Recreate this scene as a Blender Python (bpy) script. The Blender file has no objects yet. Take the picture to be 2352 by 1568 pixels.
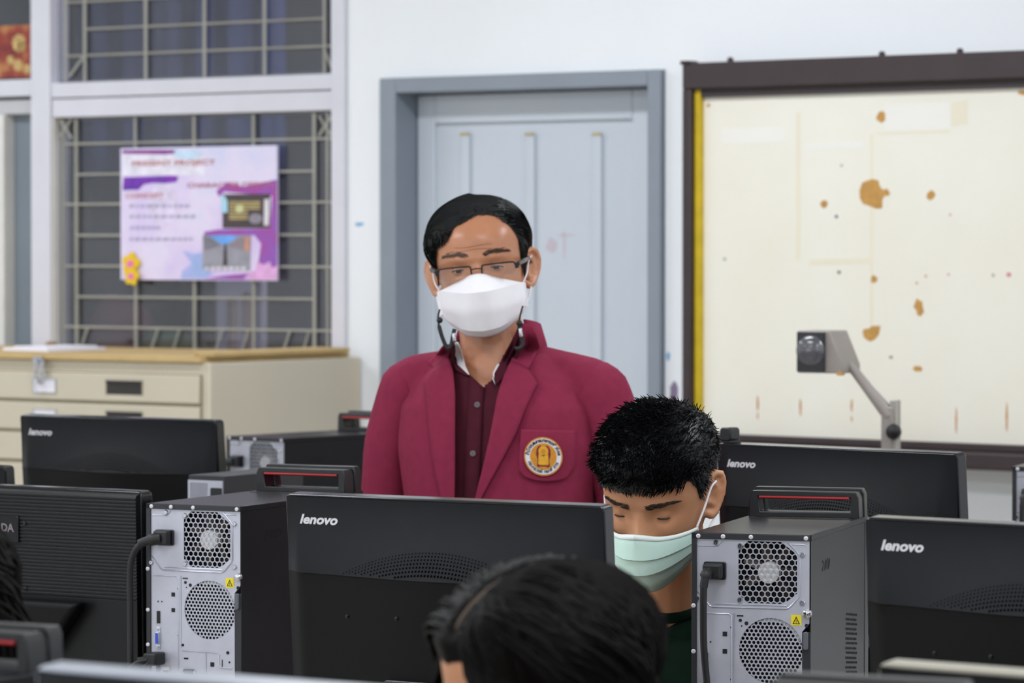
import bpy, bmesh, math, random
import numpy as np
from mathutils import Vector, Matrix, noise
from mathutils.bvhtree import BVHTree

random.seed(7); np.random.seed(7)
PI = math.pi
scene = bpy.context.scene
col = scene.collection

# ------------------------------------------------------------------ camera
FPX = 8500.0                     # focal length in pixels of the 2352 x 1568 frame
HOR = 570.0                      # image row of the horizon
PITCH = math.atan((784 - HOR) / FPX)
CAM = Vector((0, 0, 1.55))
cd = bpy.data.cameras.new('camera')
cam = bpy.data.objects.new('camera', cd); col.objects.link(cam)
cam.location = CAM
cam.rotation_euler = (PI / 2 - PITCH, 0, 0)
cd.sensor_width = 36; cd.lens = FPX / 2352 * 36
cd.clip_start = .05; cd.clip_end = 60
cd.dof.use_dof = True; cd.dof.focus_distance = 5.45; cd.dof.aperture_fstop = 8.0
scene.camera = cam
# ------------------------------------------------------------------ world, exposure
scene.view_settings.view_transform = 'Standard'
scene.view_settings.look = 'None'
scene.view_settings.exposure = 0.0
scene.view_settings.gamma = 1.0
scene.view_settings.use_curve_mapping = False
w = bpy.data.worlds.new('world'); scene.world = w; w.use_nodes = True
w.node_tree.nodes['Background'].inputs[0].default_value = (.75, .83, 1, 1)
w.node_tree.nodes['Background'].inputs[1].default_value = .25
LIGHT_W = 28.5                   # power of one ceiling lamp
LAMP_COL = (.89, .94, 1.0)
FILL_W = 30.0                     # power of the fill lights added behind the camera

# ------------------------------------------------------------------ pixel helpers
def ray(px, py):
    r = Vector(((px - 1176) / FPX, 0, 0))
    r += Vector((0, math.cos(PITCH), -math.sin(PITCH)))
    r += Vector((0, math.sin(PITCH), math.cos(PITCH))) * ((784 - py) / FPX)
    return r
def P(px, py, Y):
    r = ray(px, py); return CAM + r * (Y / r.y)
WYAW = math.radians(35)
WA = Vector((.04, 9.5, 0))
WU = Vector((math.cos(WYAW), -math.sin(WYAW), 0))
WN = Vector((math.sin(WYAW), math.cos(WYAW), 0))
def W(px, py, yl=0.0, A=WA, yaw=WYAW):
    """pixel -> (x along the back wall, z) on the plane yl behind the wall face"""
    n = Vector((math.sin(yaw), math.cos(yaw), 0)); u = Vector((math.cos(yaw), -math.sin(yaw), 0))
    r = ray(px, py); t = (n.dot(A) + yl - n.dot(CAM)) / n.dot(r)
    p = CAM + r * t
    return (p - A).dot(u), p.z

# ------------------------------------------------------------------ materials
def lin(c):
    if isinstance(c, str):
        c = tuple(int(c[i:i + 2], 16) / 255 for i in (0, 2, 4))
    return tuple((x / 12.92 if x <= .04045 else ((x + .055) / 1.055) ** 2.4) for x in c) + (1,)
MATS = {}
def mat(name, c, rough=.5, metal=0, spec=.5, var=.06, vscale=8, bump=0, bscale=60, c2=None, trans=0, alpha=1, sheen=0, emit=0, sss=0, stretch=None):
    if name in MATS: return MATS[name]
    m = bpy.data.materials.new(name); m.use_nodes = True; MATS[name] = m
    nt = m.node_tree; b = nt.nodes['Principled BSDF']
    L = lin(c)
    b.inputs['Roughness'].default_value = rough; b.inputs['Metallic'].default_value = metal
    b.inputs['Specular IOR Level'].default_value = spec
    if trans: b.inputs['Transmission Weight'].default_value = trans
    if sheen:
        b.inputs['Sheen Weight'].default_value = sheen; b.inputs['Sheen Roughness'].default_value = .5
    if sss:
        b.inputs['Subsurface Weight'].default_value = sss
        b.inputs['Subsurface Radius'].default_value = (.012, .005, .003); b.inputs['Subsurface Scale'].default_value = 1
    if emit:
        b.inputs['Emission Color'].default_value = L; b.inputs['Emission Strength'].default_value = emit
    tc = nt.nodes.new('ShaderNodeTexCoord')
    src = tc.outputs['Object']
    if stretch:
        mp = nt.nodes.new('ShaderNodeMapping'); mp.inputs['Scale'].default_value = stretch
        nt.links.new(src, mp.inputs[0]); src = mp.outputs[0]
    n = nt.nodes.new('ShaderNodeTexNoise'); n.inputs['Scale'].default_value = vscale; n.inputs['Detail'].default_value = 5
    nt.links.new(src, n.inputs['Vector'])
    r = nt.nodes.new('ShaderNodeValToRGB')
    r.color_ramp.elements[0].position = .3; r.color_ramp.elements[1].position = .7
    A = tuple(x * (1 - var) for x in L[:3]) + (1,)
    B = lin(c2) if c2 else tuple(min(1, x * (1 + var)) for x in L[:3]) + (1,)
    r.color_ramp.elements[0].color = A; r.color_ramp.elements[1].color = B
    nt.links.new(n.outputs['Fac'], r.inputs[0]); nt.links.new(r.outputs[0], b.inputs['Base Color'])
    if bump:
        n2 = nt.nodes.new('ShaderNodeTexNoise'); n2.inputs['Scale'].default_value = bscale; n2.inputs['Detail'].default_value = 4
        nt.links.new(src, n2.inputs['Vector'])
        bp = nt.nodes.new('ShaderNodeBump'); bp.inputs['Strength'].default_value = bump; bp.inputs['Distance'].default_value = .002
        nt.links.new(n2.outputs['Fac'], bp.inputs['Height']); nt.links.new(bp.outputs[0], b.inputs['Normal'])
    return m
def glass_mat(name, tint, dust=.1, gloss=.08, rough=.03):
    if name in MATS: return MATS[name]
    m = bpy.data.materials.new(name); m.use_nodes = True; MATS[name] = m
    nt = m.node_tree; nt.nodes.remove(nt.nodes['Principled BSDF']); out = nt.nodes['Material Output']
    t = nt.nodes.new('ShaderNodeBsdfTransparent'); t.inputs[0].default_value = lin(tint)
    d = nt.nodes.new('ShaderNodeBsdfDiffuse'); d.inputs[0].default_value = lin('b9bcc4')
    g = nt.nodes.new('ShaderNodeBsdfGlossy'); g.inputs['Roughness'].default_value = rough; g.inputs[0].default_value = (1, 1, 1, 1)
    tc = nt.nodes.new('ShaderNodeTexCoord'); n = nt.nodes.new('ShaderNodeTexNoise'); n.inputs['Scale'].default_value = 3
    nt.links.new(tc.outputs['Object'], n.inputs['Vector'])
    mm = nt.nodes.new('ShaderNodeMath'); mm.operation = 'MULTIPLY'; mm.inputs[1].default_value = dust * 2
    nt.links.new(n.outputs['Fac'], mm.inputs[0])
    a = nt.nodes.new('ShaderNodeMixShader'); b = nt.nodes.new('ShaderNodeMixShader'); b.inputs[0].default_value = gloss
    nt.links.new(mm.outputs[0], a.inputs[0]); nt.links.new(t.outputs[0], a.inputs[1]); nt.links.new(d.outputs[0], a.inputs[2])
    nt.links.new(a.outputs[0], b.inputs[1]); nt.links.new(g.outputs[0], b.inputs[2]); nt.links.new(b.outputs[0], out.inputs[0])
    return m

M_wall = mat('white_paint', 'eceef2', .55, var=.02, vscale=2, bump=.05, bscale=90)
M_ceil = mat('ceiling_paint', 'e9e9e6', .8, var=.02)
M_floor = mat('floor_tile', 'b9b2a4', .25, var=.08, vscale=3)
M_alu = mat('window_aluminium', 'd6d5de', .4, var=.03, spec=.5)
M_aluedge = mat('window_rubber_seal', 'a9a79c', .6, var=.08)
M_doorframe = mat('door_frame_paint', '868e99', .45, var=.04)
M_door = mat('door_paint', 'c6cdd6', .42, var=.025, vscale=3)
M_doorgold = mat('old_varnish', 'b5a67e', .5)
M_grille = mat('grille_paint', 'a19f96', .5, var=.1)
M_board = mat('board_laminate', 'ece6d6', .35, var=.015, vscale=3, c2='efebe0')
M_boardframe = mat('brown_board_frame', '35282a', .5, var=.12, vscale=14)
M_yellow = mat('yellow_tape', 'd3b41f', .5, var=.12, vscale=20)
M_peel = mat('bare_hardboard', 'c0904a', .7, var=.12, vscale=60)
M_rust = mat('rust_streak', 'c99b74', .7, var=.2, vscale=80)
M_cab = mat('cream_steel', 'c9bfab', .42, var=.03, vscale=4)
M_cabgap = mat('cabinet_groove', '8e8468', .6)
M_slot = mat('dark_pull', '2e2724', .4, var=.2)
M_chrome = mat('chrome', 'c9c9cf', .2, metal=1, var=.05)
M_steel = mat('zinc_steel', 'b9bac6', .42, metal=.3, var=.06, vscale=30, spec=.5)
M_steel2 = mat('bright_zinc', 'c6c8d4', .3, metal=.7, var=.05, vscale=30)
M_card = mat('cardboard', 'c4a773', .8, var=.1, vscale=12)
M_paper = mat('paper', 'edeaf2', .8, var=.02)
M_blackp = mat('black_plastic', '131316', .36, var=.1, vscale=30, bump=.05, bscale=400, spec=.5)
M_blackg = mat('black_gloss', '0d0d10', .15, var=.1)
M_rubber = mat('black_rubber', '151518', .5, var=.1)
M_monitor = mat('monitor_shell', '15161a', .45, var=.06, vscale=40, bump=.03, bscale=500, spec=.2)
M_bezel = mat('monitor_bezel', '101115', .16, var=.05)
M_monitor2 = mat('monitor_lower_shell', '09090b', .55, var=.06, vscale=40, bump=.03, bscale=500, spec=.2)  # darker copy of the shell: shade below the ledge put into the colour
M_ribbed = mat('ribbed_shell', '111214', .36, var=.06, vscale=40, spec=.3)
M_logo = mat('silver_logo', 'c9c6cb', .35, metal=.2, var=.03)
M_case = mat('tower_case', '1e1e21', .3, var=.05, vscale=40, bump=.02, bscale=500, spec=.13)
M_caseframe = mat('tower_case_edge', '26272c', .5, var=.08)
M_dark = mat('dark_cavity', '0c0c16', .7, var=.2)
M_hub = mat('fan_hub_sticker', 'd9d7d6', .5, var=.05)
M_red = mat('red_grip', 'a01f22', .5, var=.08)
M_warn = mat('warning_yellow', 'e8d41e', .5, var=.03)
M_black = mat('black_print', '101010', .6)
M_blue = mat('vga_blue', '2b4fc0', .5, var=.1)
M_led = mat('yellow_led', 'd8d815', .4)
M_desk = mat('desk_laminate', '8d7a68', .4, var=.12, vscale=10)
M_deskleg = mat('desk_frame_steel', '3b3b40', .5)
M_skin = mat('skin_tanned', 'bd7f5e', .33, var=.07, vscale=18, bump=.08, bscale=300, sss=.08, c2='c98c6a')
M_skin2 = mat('skin_young', 'c98d69', .45, var=.06, vscale=18, bump=.05, bscale=300, sss=.08, c2='d29873')
M_hair = mat('black_hair', '0e0f11', .42, var=.25, vscale=60, spec=.35)
M_hair2 = mat('dark_brown_hair', '0b0908', .55, var=.3, vscale=50, spec=.12)
M_jacket = mat('maroon_wool', '882c47', .9, var=.07, vscale=60, bump=.25, bscale=700, spec=.15)
M_shirt = mat('dark_maroon_cotton', '4c1826', .85, var=.1, vscale=40, bump=.15, bscale=300, spec=.2)
M_collarw = mat('white_collar_lining', 'e6e0e2', .8, var=.03)
M_mask = mat('white_mask_fabric', 'f8f5fa', .75, var=.02, vscale=30, bump=.08, bscale=300)
M_mint = mat('mint_mask_fabric', 'd3f1e6', .75, var=.04, vscale=20, bump=.12, bscale=200)
M_green = mat('dark_green_cotton', '12241a', .9, var=.15, vscale=25, bump=.2, bscale=200, spec=.1)
M_navy = mat('dark_navy_cotton', '16181f', .85, var=.1)
M_trouser = mat('charcoal_trousers', '24242a', .85, var=.1)
M_shoe = mat('black_leather', '121212', .35)
M_orange = mat('gold_embroidery', 'd08a1c', .7, var=.15, vscale=300)
M_gold = mat('yellow_embroidery', 'e0a628', .7, var=.12, vscale=300)
M_white = mat('white_embroidery', 'e2dee8', .75, var=.05, vscale=200)
M_maroon = mat('maroon_embroidery', '7a2236', .8)
M_lens = glass_mat('spectacle_glass', 'f4f2ee', .01, .05)
M_pane = glass_mat('window_glass', 'd6d8de', .05, .06, .05)
M_frame = mat('glasses_black', '0c0c0e', .3)
M_greyplastic = mat('taupe_plastic', '9a928c', .5, var=.05)
M_projlens = mat('projector_lens', '5a5a60', .12, var=.3, vscale=30, spec=.8)

# ------------------------------------------------------------------ mesh builder
def rotm(rx=0, ry=0, rz=0):
    return Matrix.Rotation(rz, 4, 'Z') @ Matrix.Rotation(ry, 4, 'Y') @ Matrix.Rotation(rx, 4, 'X')
class MB:
    def __init__(s): s.v = []; s.f = []; s.fm = []; s.mats = []
    def mi(s, m):
        if m not in s.mats: s.mats.append(m)
        return s.mats.index(m)
    def add(s, vs, fs, m, T=None):
        o = len(s.v); k = s.mi(m)
        if T is not None: vs = [T @ Vector(v) for v in vs]
        s.v += [tuple(v) for v in vs]; s.f += [tuple(i + o for i in f) for f in fs]; s.fm += [k] * len(fs); return s
    def box(s, x0, x1, y0, y1, z0, z1, m, T=None):
        vs = [(x, y, z) for x in (x0, x1) for y in (y0, y1) for z in (z0, z1)]
        return s.add(vs, [(0, 1, 3, 2), (4, 6, 7, 5), (0, 4, 5, 1), (2, 3, 7, 6), (0, 2, 6, 4), (1, 5, 7, 3)], m, T)
    def prism(s, poly, y0, y1, m, T=None):
        """polygon in x,z extruded along y"""
        n = len(poly)
        vs = [(x, y0, z) for x, z in poly] + [(x, y1, z) for x, z in poly]
        fs = [tuple(range(n)), tuple(range(2 * n - 1, n - 1, -1))] + [(i, i + n, (i + 1) % n + n, (i + 1) % n) for i in range(n)]
        return s.add(vs, fs, m, T)
    def tube(s, pts, r, m, n=8, T=None, flat=None):
        pts = [Vector(p) for p in pts]; k = len(pts)
        rr = r if isinstance(r, (list, tuple)) else [r] * k
        vs = []; up = None
        for i, p in enumerate(pts):
            d = (pts[min(i + 1, k - 1)] - pts[max(i - 1, 0)])
            d = d.normalized() if d.length > 1e-9 else Vector((0, 0, 1))
            if up is None:
                up = Vector((0, 0, 1)) if abs(d.z) < .9 else Vector((0, 1, 0))
            a = d.cross(up)
            a = a.normalized() if a.length > 1e-6 else d.orthogonal().normalized()
            b = a.cross(d).normalized(); up = b
            fl = flat if flat else 1
            for j in range(n):
                t = 2 * PI * j / n
                vs.append(p + (a * math.cos(t) + b * math.sin(t) * fl) * rr[i])
        fs = []
        for i in range(k - 1):
            for j in range(n):
                fs.append((i * n + j, i * n + (j + 1) % n, (i + 1) * n + (j + 1) % n, (i + 1) * n + j))
        fs.append(tuple(range(n - 1, -1, -1))); fs.append(tuple(range((k - 1) * n, k * n)))
        return s.add(vs, fs, m, T)
    def lathe(s, prof, m, n=16, T=None):
        """profile of (radius, z) round z"""
        vs = []; k = len(prof)
        for r, z in prof:
            for j in range(n):
                t = 2 * PI * j / n; vs.append((r * math.cos(t), r * math.sin(t), z))
        fs = [(i * n + j, i * n + (j + 1) % n, (i + 1) * n + (j + 1) % n, (i + 1) * n + j) for i in range(k - 1) for j in range(n)]
        fs.append(tuple(range(n - 1, -1, -1))); fs.append(tuple(range((k - 1) * n, k * n)))
        return s.add(vs, fs, m, T)
    def capsule(s, p0, r0, p1, r1, m, n=14, T=None):
        p0 = Vector(p0); p1 = Vector(p1); d = p1 - p0; L = d.length
        prof = [(max(1e-5, r0 * math.cos(a)), r0 * math.sin(a)) for a in np.linspace(-PI / 2, 0, 6)]
        prof += [(max(1e-5, r1 * math.cos(a)), L + r1 * math.sin(a)) for a in np.linspace(0, PI / 2, 6)]
        Q = d.to_track_quat('Z', 'Y').to_matrix().to_4x4(); Q.translation = p0
        if T is not None: Q = T @ Q
        return s.lathe(prof, m, n, Q)
    def sphere(s, c, r, m, n=16, T=None, sc=(1, 1, 1)):
        prof = [(max(1e-5, r * math.cos(a)), r * math.sin(a)) for a in np.linspace(-PI / 2, PI / 2, n // 2 + 2)]
        Q = Matrix.Translation(Vector(c)) @ Matrix.Diagonal((*sc, 1))
        if T is not None: Q = T @ Q
        return s.lathe(prof, m, n, Q)
    def grid(s, V, m, T=None, closed=False):
        """V: rows x cols of points"""
        R = len(V); C = len(V[0])
        vs = [p for row in V for p in row]
        fs = [(i * C + j, i * C + (j + 1) % C, (i + 1) * C + (j + 1) % C, (i + 1) * C + j) for i in range(R - 1) for j in range(C if closed else C - 1)]
        return s.add(vs, fs, m, T)
    def mesh(s, name, smooth=None):
        me = bpy.data.meshes.new(name); me.from_pydata(s.v, [], s.f)
        for m in s.mats: me.materials.append(m)
        me.polygons.foreach_set('material_index', s.fm)
        me.validate(); me.update()
        bm = bmesh.new(); bm.from_mesh(me); bmesh.ops.recalc_face_normals(bm, faces=bm.faces); bm.to_mesh(me); bm.free()
        if smooth is not None:
            me.shade_smooth()
            if smooth < 180: me.set_sharp_from_angle(angle=math.radians(smooth))
        return me
    def build(s, name, parent=None, smooth=None, bevel=0, T=None, seg=2, label=None, solid=0, sub=0):
        o = bpy.data.objects.new(name, s.mesh(name, smooth)); col.objects.link(o)
        if T is not None: o.matrix_world = T
        if parent is not None: o.parent = parent
        if solid:
            k = o.modifiers.new('thickness', 'SOLIDIFY'); k.thickness = solid; k.offset = 0
        if sub:
            k = o.modifiers.new('subdivision', 'SUBSURF'); k.levels = sub; k.render_levels = sub
        if bevel:
            k = o.modifiers.new('bevel', 'BEVEL'); k.width = bevel; k.segments = seg; k.limit_method = 'ANGLE'; k.angle_limit = math.radians(40)
            o.data.shade_smooth(); o.data.set_sharp_from_angle(angle=math.radians(40))
        if label: o['label'] = label
        return o
def empty(name, loc, rz=0, label=None, cat=None, group=None):
    o = bpy.data.objects.new(name, None); col.objects.link(o)
    o.empty_display_size = .05
    o.location = loc; o.rotation_euler = (0, 0, rz)
    return tag(o, label, cat, group)
def tag(o, label=None, cat=None, group=None, kind=None):
    if label: o['label'] = label
    if cat: o['category'] = cat
    if group: o['group'] = group
    if kind: o['kind'] = kind
    return o
def copy_part(o, parent, loc=None, rot=None):
    c = o.copy(); col.objects.link(c); c.parent = parent
    if loc is not None: c.location = loc
    if rot is not None: c.rotation_euler = rot
    for ch in o.children: copy_part(ch, c)
    return c
def circ(cx, cz, r, n=20, a0=0): return [(cx + r * math.cos(a0 + 2 * PI * i / n), cz + r * math.sin(a0 + 2 * PI * i / n)) for i in range(n)]
def rrect(x0, x1, z0, z1, r, n=4):
    p = []
    for cx, cz, a in ((x1 - r, z1 - r, 0), (x0 + r, z1 - r, PI / 2), (x0 + r, z0 + r, PI), (x1 - r, z0 + r, 1.5 * PI)):
        p += [(cx + r * math.cos(a + PI / 2 * i / n), cz + r * math.sin(a + PI / 2 * i / n)) for i in range(n + 1)]
    return p
def text_geo(body, size=1, extrude=.01, offset=0, shear=0, align='LEFT', font=None):
    cu = bpy.data.curves.new('lettering', 'FONT'); cu.body = body; cu.size = size; cu.extrude = extrude; cu.offset = offset
    cu.shear = shear; cu.align_x = align; cu.resolution_u = 3
    o = bpy.data.objects.new('lettering', cu); col.objects.link(o)
    dg = bpy.context.evaluated_depsgraph_get(); me = bpy.data.meshes.new_from_object(o.evaluated_get(dg))
    vs = [tuple(v.co) for v in me.vertices]; fs = [tuple(p.vertices) for p in me.polygons]
    bpy.data.objects.remove(o); bpy.data.curves.remove(cu); bpy.data.meshes.remove(me)
    return vs, fs
TXT = Matrix(((1, 0, 0, 0), (0, 0, -1, 0), (0, 1, 0, 0), (0, 0, 0, 1)))    # text plane -> upright, facing -y
def add_text(mb, body, x, z, y, size, m, sx=1, extrude=.0004, offset=0, shear=0, align='LEFT', rot=0):
    vs, fs = text_geo(body, size, extrude, offset, shear, align)
    T = Matrix.Translation((x, y, z)) @ Matrix.Rotation(rot, 4, 'Y') @ Matrix.Diagonal((sx, 1, 1, 1)) @ TXT
    mb.add(vs, fs, m, T)
def plate_with_holes(mb, outer, holes, y0, y1, m):
    """flat plate in x,z with real openings"""
    bm = bmesh.new(); edges = []
    for loop in [outer] + holes:
        vs = [bm.verts.new((x, y0, z)) for x, z in loop]
        edges += [bm.edges.new((vs[i], vs[(i + 1) % len(vs)])) for i in range(len(vs))]
    bmesh.ops.triangle_fill(bm, edges=edges, use_beauty=True)
    g = bmesh.ops.extrude_face_region(bm, geom=list(bm.faces))
    for v in g['geom']:
        if isinstance(v, bmesh.types.BMVert): v.co.y = y1
    bm.verts.index_update()
    mb.add([v.co.copy() for v in bm.verts], [tuple(v.index for v in f.verts) for f in bm.faces], m); bm.free()
def honeycomb(mb, cx, cz, inside, pitch, hole, y0, y1, m, sides=6, ext=.06):
    """a real perforated sheet: every cell is a hexagon ring round its hole"""
    a = pitch / math.sqrt(3); rows = int(ext / (1.5 * a)) + 1; cols = int(ext / pitch) + 1
    for r in range(-rows, rows + 1):
        for c in range(-cols, cols + 1):
            x = cx + (c + .5 * (r & 1)) * pitch; z = cz + r * 1.5 * a
            if not inside(x, z): continue
            n = 6 if sides == 6 else 12
            O = []
            for i in range(n):
                t = PI / 6 + 2 * PI * i / n
                if n == 6: rad = a
                else: rad = a if i % 2 == 0 else a * math.cos(PI / 6)
                O.append((x + rad * math.cos(t), z + rad * math.sin(t)))
            I = [(x + hole * math.cos(PI / 6 + 2 * PI * i / n), z + hole * math.sin(PI / 6 + 2 * PI * i / n)) for i in range(n)]
            vs = [(p[0], y0, p[1]) for p in O] + [(p[0], y0, p[1]) for p in I] + [(p[0], y1, p[1]) for p in I]
            fs = [(i, (i + 1) % n, n + (i + 1) % n, n + i) for i in range(n)] + [(n + i, n + (i + 1) % n, 2 * n + (i + 1) % n, 2 * n + i) for i in range(n)]
            mb.add(vs, fs, m)

# ================================================================== the room
ROT = Matrix.Translation(WA) @ Matrix.Rotation(-WYAW, 4, 'Z')     # wall frame: x along the back wall, y into it
XL, XR, YF, H = -3.6, 7.6, -9.6, 3.05
def struct(mb, name, parent=None, **k):
    o = mb.build(name, parent, **k)
    if parent is None: o.matrix_world = ROT
    o['kind'] = 'structure'
    return o
struct(MB().box(XL - .2, XR + .2, YF - .2, 2.6, -.1, 0, M_floor), 'floor')
struct(MB().box(XL - .2, XR + .2, YF - .2, 2.6, H, H + .1, M_ceil), 'ceiling')
wx1, _ = W(798, 400)               # right edge of the window opening
dx0, dzt = W(880, 178); dx1, dzt2 = W(1528, 162); dzt = (dzt + dzt2) / 2
WIN0, WB = -3.2, 1.02
TH = .14
mb = MB()
mb.box(XL, WIN0, 0, TH, 0, H, M_wall).box(WIN0, wx1, 0, TH, 0, WB, M_wall).box(WIN0, wx1, 0, TH, 2.75, H, M_wall)
mb.box(wx1, dx0, 0, TH, 0, H, M_wall).box(dx0, dx1, 0, TH, dzt, H, M_wall).box(dx1, XR, 0, TH, 0, H, M_wall)
wall_back = struct(mb, 'wall_back')
struct(MB().box(XL - .14, XL, YF, 0, 0, H, M_wall), 'wall_left')
struct(MB().box(XR, XR + .14, YF, 0, 0, H, M_wall), 'wall_right')
mb = MB()                                 # wall behind the camera with openings added for the fill lights
mb.box(XL, XR, YF - .14, YF, 0, .95, M_wall).box(XL, XR, YF - .14, YF, 2.35, H, M_wall)
FILLWIN = ((-2.6, .4), (1.2, 4.2), (5.0, 7.2)); e0 = XL
for a_, b_ in FILLWIN: mb.box(e0, a_, YF - .14, YF, .95, 2.35, M_wall); e0 = b_
mb.box(e0, XR, YF - .14, YF, .95, 2.35, M_wall); struct(mb, 'wall_front')
for k, (a_, b_) in enumerate(FILLWIN):
    wf = empty('window_%d' % (k + 3), (0, 0, 0)); wf.matrix_world = ROT; wf['kind'] = 'structure'  # unseen windows, added to carry the frontal fill
    for x0_, x1_, z0_, z1_ in ((a_, a_ + .05, .95, 2.35), (b_ - .05, b_, .95, 2.35), (a_, b_, .95, 1.0), (a_, b_, 2.3, 2.35), ((a_ + b_) / 2 - .03, (a_ + b_) / 2 + .03, 1.0, 2.3)):
        MB().box(x0_, x1_, YF - .12, YF - .06, z0_, z1_, M_alu).build('window_frame', wf)
    ld = bpy.data.lights.new('window_daylight', 'AREA'); ld.shape = 'RECTANGLE'; ld.size = b_ - a_ - .1; ld.size_y = 1.3; ld.energy = FILL_W * (b_ - a_) / 3; ld.color = (.9, .955, 1)  # area light added in the opening for frontal fill
    lo = bpy.data.objects.new('window_daylight', ld); col.objects.link(lo); lo.matrix_world = ROT @ Matrix.Translation(((a_ + b_) / 2, YF - .05, 1.65)) @ Matrix.Rotation(PI / 2, 4, 'X')
struct(MB().box(dx1 + .02, XR, -.012, 0, 0, .1, M_doorframe), 'baseboard_back')
# ink marks left on the back wall
def blob(cx, cz, rx, rz, n=14, jag=.25):
    return [(cx + rx * math.cos(2 * PI * i / n) * (1 + random.uniform(-jag, jag)), cz + rz * math.sin(2 * PI * i / n) * (1 + random.uniform(-jag, jag))) for i in range(n)]
M_ink = mat('purple_ink', '83748f', .6); M_inkb = mat('blue_ink', '7fb0d6', .6); M_inkp = mat('faint_pink_ink', 'c4b9c3', .6)
for px, py, rx, rz, m, lab in ((1548, 900, .013, .028, M_ink, 'purple smear'), (1535, 818, .006, .012, M_inkb, 'blue mark'), (826, 515, .016, .005, M_inkb, 'pale blue scribble')):
    x, z = W(px, py); MB().prism(blob(x, z, rx, rz), -.0008, .001, m).build('ink_mark', wall_back, label=lab)

# ------------------------------------------------------------------ door
door = empty('door_1', (0, 0, 0)); door.matrix_world = ROT; door['kind'] = 'structure'
fx0, _ = W(918, 500); fx1, _ = W(1496, 500); _, fz = W(1200, 206)
fr = MB()
fr.box(dx0 + .002, fx0, -.02, .13, 0, dzt, M_doorframe); fr.box(fx1, dx1 - .002, -.02, .13, 0, dzt, M_doorframe); fr.box(fx0, fx1, -.02, .13, fz, dzt, M_doorframe)
fr.build('door_frame', door, bevel=.003)
LY = .075
leaf = MB()
px0, pz = W(998, 284, LY); px1, _ = W(1452, 284, LY)
l0, l1 = fx0 + .003, fx1 - .003
leaf.box(l0, px0, LY, LY + .04, .01, fz - .004, M_door).box(px1, l1, LY, LY + .04, .01, fz - .004, M_door)
leaf.box(px0, px1, LY, LY + .04, pz, fz - .004, M_door).box(px0, px1, LY, LY + .04, .01, .25, M_door)
leaf.build('door_leaf', door, bevel=.003)
pan = MB().box(px0, px1, LY + .012, LY + .03, .25, pz, M_door).build('door_panel', door)
for px in (1071, 1220, 1374):
    x, z = W(px, 310, LY + .01)
    b = MB().box(x - .014, x + .014, LY + .002, LY + .0125, .3, z, M_door).build('door_strip', door, bevel=.003)
    MB().box(x - .014, x + .014, LY + .0005, LY + .004, z - .002, z + .006, M_doorgold).build('worn_strip_end', b)
hx, hz = W(1480, 1100, LY)
MB().lathe([(.026, 0), (.026, .006), (.01, .01), (.01, .035), (.026, .045), (.024, .07), (.01, .078)], M_chrome, 16,
    Matrix.Translation((fx1 - .06, LY, .98)) @ Matrix.Rotation(PI / 2, 4, 'X')).build('door_knob', door, smooth=40)
for px, py, rx, rz in ((1268, 565, .02, .018), (1300, 540, .028, .004), (1296, 560, .004, .045)):
    x, z = W(px, py, LY + .012)
    MB().prism(blob(x, z, rx, rz, 12, .3), LY + .0113, LY + .0125, M_inkp).build('ink_mark', door)

# ------------------------------------------------------------------ windows
win = empty('window_1', (0, 0, 0)); win.matrix_world = ROT; win['kind'] = 'structure'
win2 = empty('window_2', (0, 0, 0)); win2.matrix_world = ROT; win2['kind'] = 'structure'
def wx(px, py=400, yl=0): return W(px, py, yl)[0]
def wz(px, py, yl=0): return W(px, py, yl)[1]
zr0, zr1, zr2 = wz(440, 262), wz(440, 217), wz(440, 180)
m0, m1 = wx(77), wx(122)
j0 = wx(766)
def wbar(name, par, x0, x1, y0, y1, z0, z1, m=M_alu, bevel=.003): return MB().box(x0, x1, y0, y1, z0, z1, m).build(name, par, bevel=bevel)
wbar('jamb', win, j0, wx1 - .001, -.012, TH - .002, WB + .001, 2.748)
wbar('mullion', win, m0, m1, -.012, .07, WB + .001, 2.748)
wbar('transom', win, m1, j0, -.008, .07, zr1 + .0015, zr2)
wbar('sash_rail', win, m1, j0, -.004, .06, zr0, zr1 - .0015)
wbar('sash_stile', win, m1, m1 + .006, -.006, .05, WB + .06, zr0, mat('pale_sash_edge', 'dedbd6', .45))
wbar('sill_rail', win, m1, j0, -.004, .06, WB + .001, WB + .06)
wbar('head_rail', win, m1, j0, -.004, .06, 2.69, 2.748)
for z0, z1 in ((zr0 - .008, zr0), (zr2, zr2 + .007)):
    wbar('rubber_seal', win, m1 + .008, j0, .0245, .045, z0, z1, M_aluedge, 0)
pane = MB().box(m1 + .002, j0 - .002, .020, .024, WB + .06, zr0, M_pane).build('pane', win)
MB().box(m1 + .002, j0 - .002, .020, .024, zr2, 2.69, M_pane).build('pane', win)
# left strip of the glazing
wbar('transom', win2, WIN0 + .001, m0 - .001, -.008, .07, wz(40, 222), wz(40, 183))
wbar('sash_rail', win2, WIN0 + .04, m0 - .001, .01, .06, wz(40, 262), wz(40, 228), mat('greyed_sash', 'bdbcc0', .5))
wbar('sash_stile', win2, wx(-8), wx(8), .0, .06, WB + .06, wz(40, 262), mat('pale_sash_edge', 'dedbd6', .45))
wbar('jamb', win2, WIN0 + .001, WIN0 + .04, -.01, .1, WB + .001, 2.748)
wbar('sill_rail', win2, WIN0 + .04, m0 - .001, -.004, .06, WB + .001, WB + .06)
MB().box(wx(8), m0 - .001, .045, .055, WB + .06, wz(40, 262), mat('blue_grey_panel', '7d8790', .5, var=.05, vscale=3)).build('blind_panel', win2)
MB().box(WIN0 + .04, wx(-8), .028, .034, WB + .06, wz(40, 262), M_pane).build('pane', win2)
MB().box(WIN0 + .04, m0 - .001, .028, .032, wz(40, 183), 2.7, M_pane).build('pane', win2)
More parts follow.
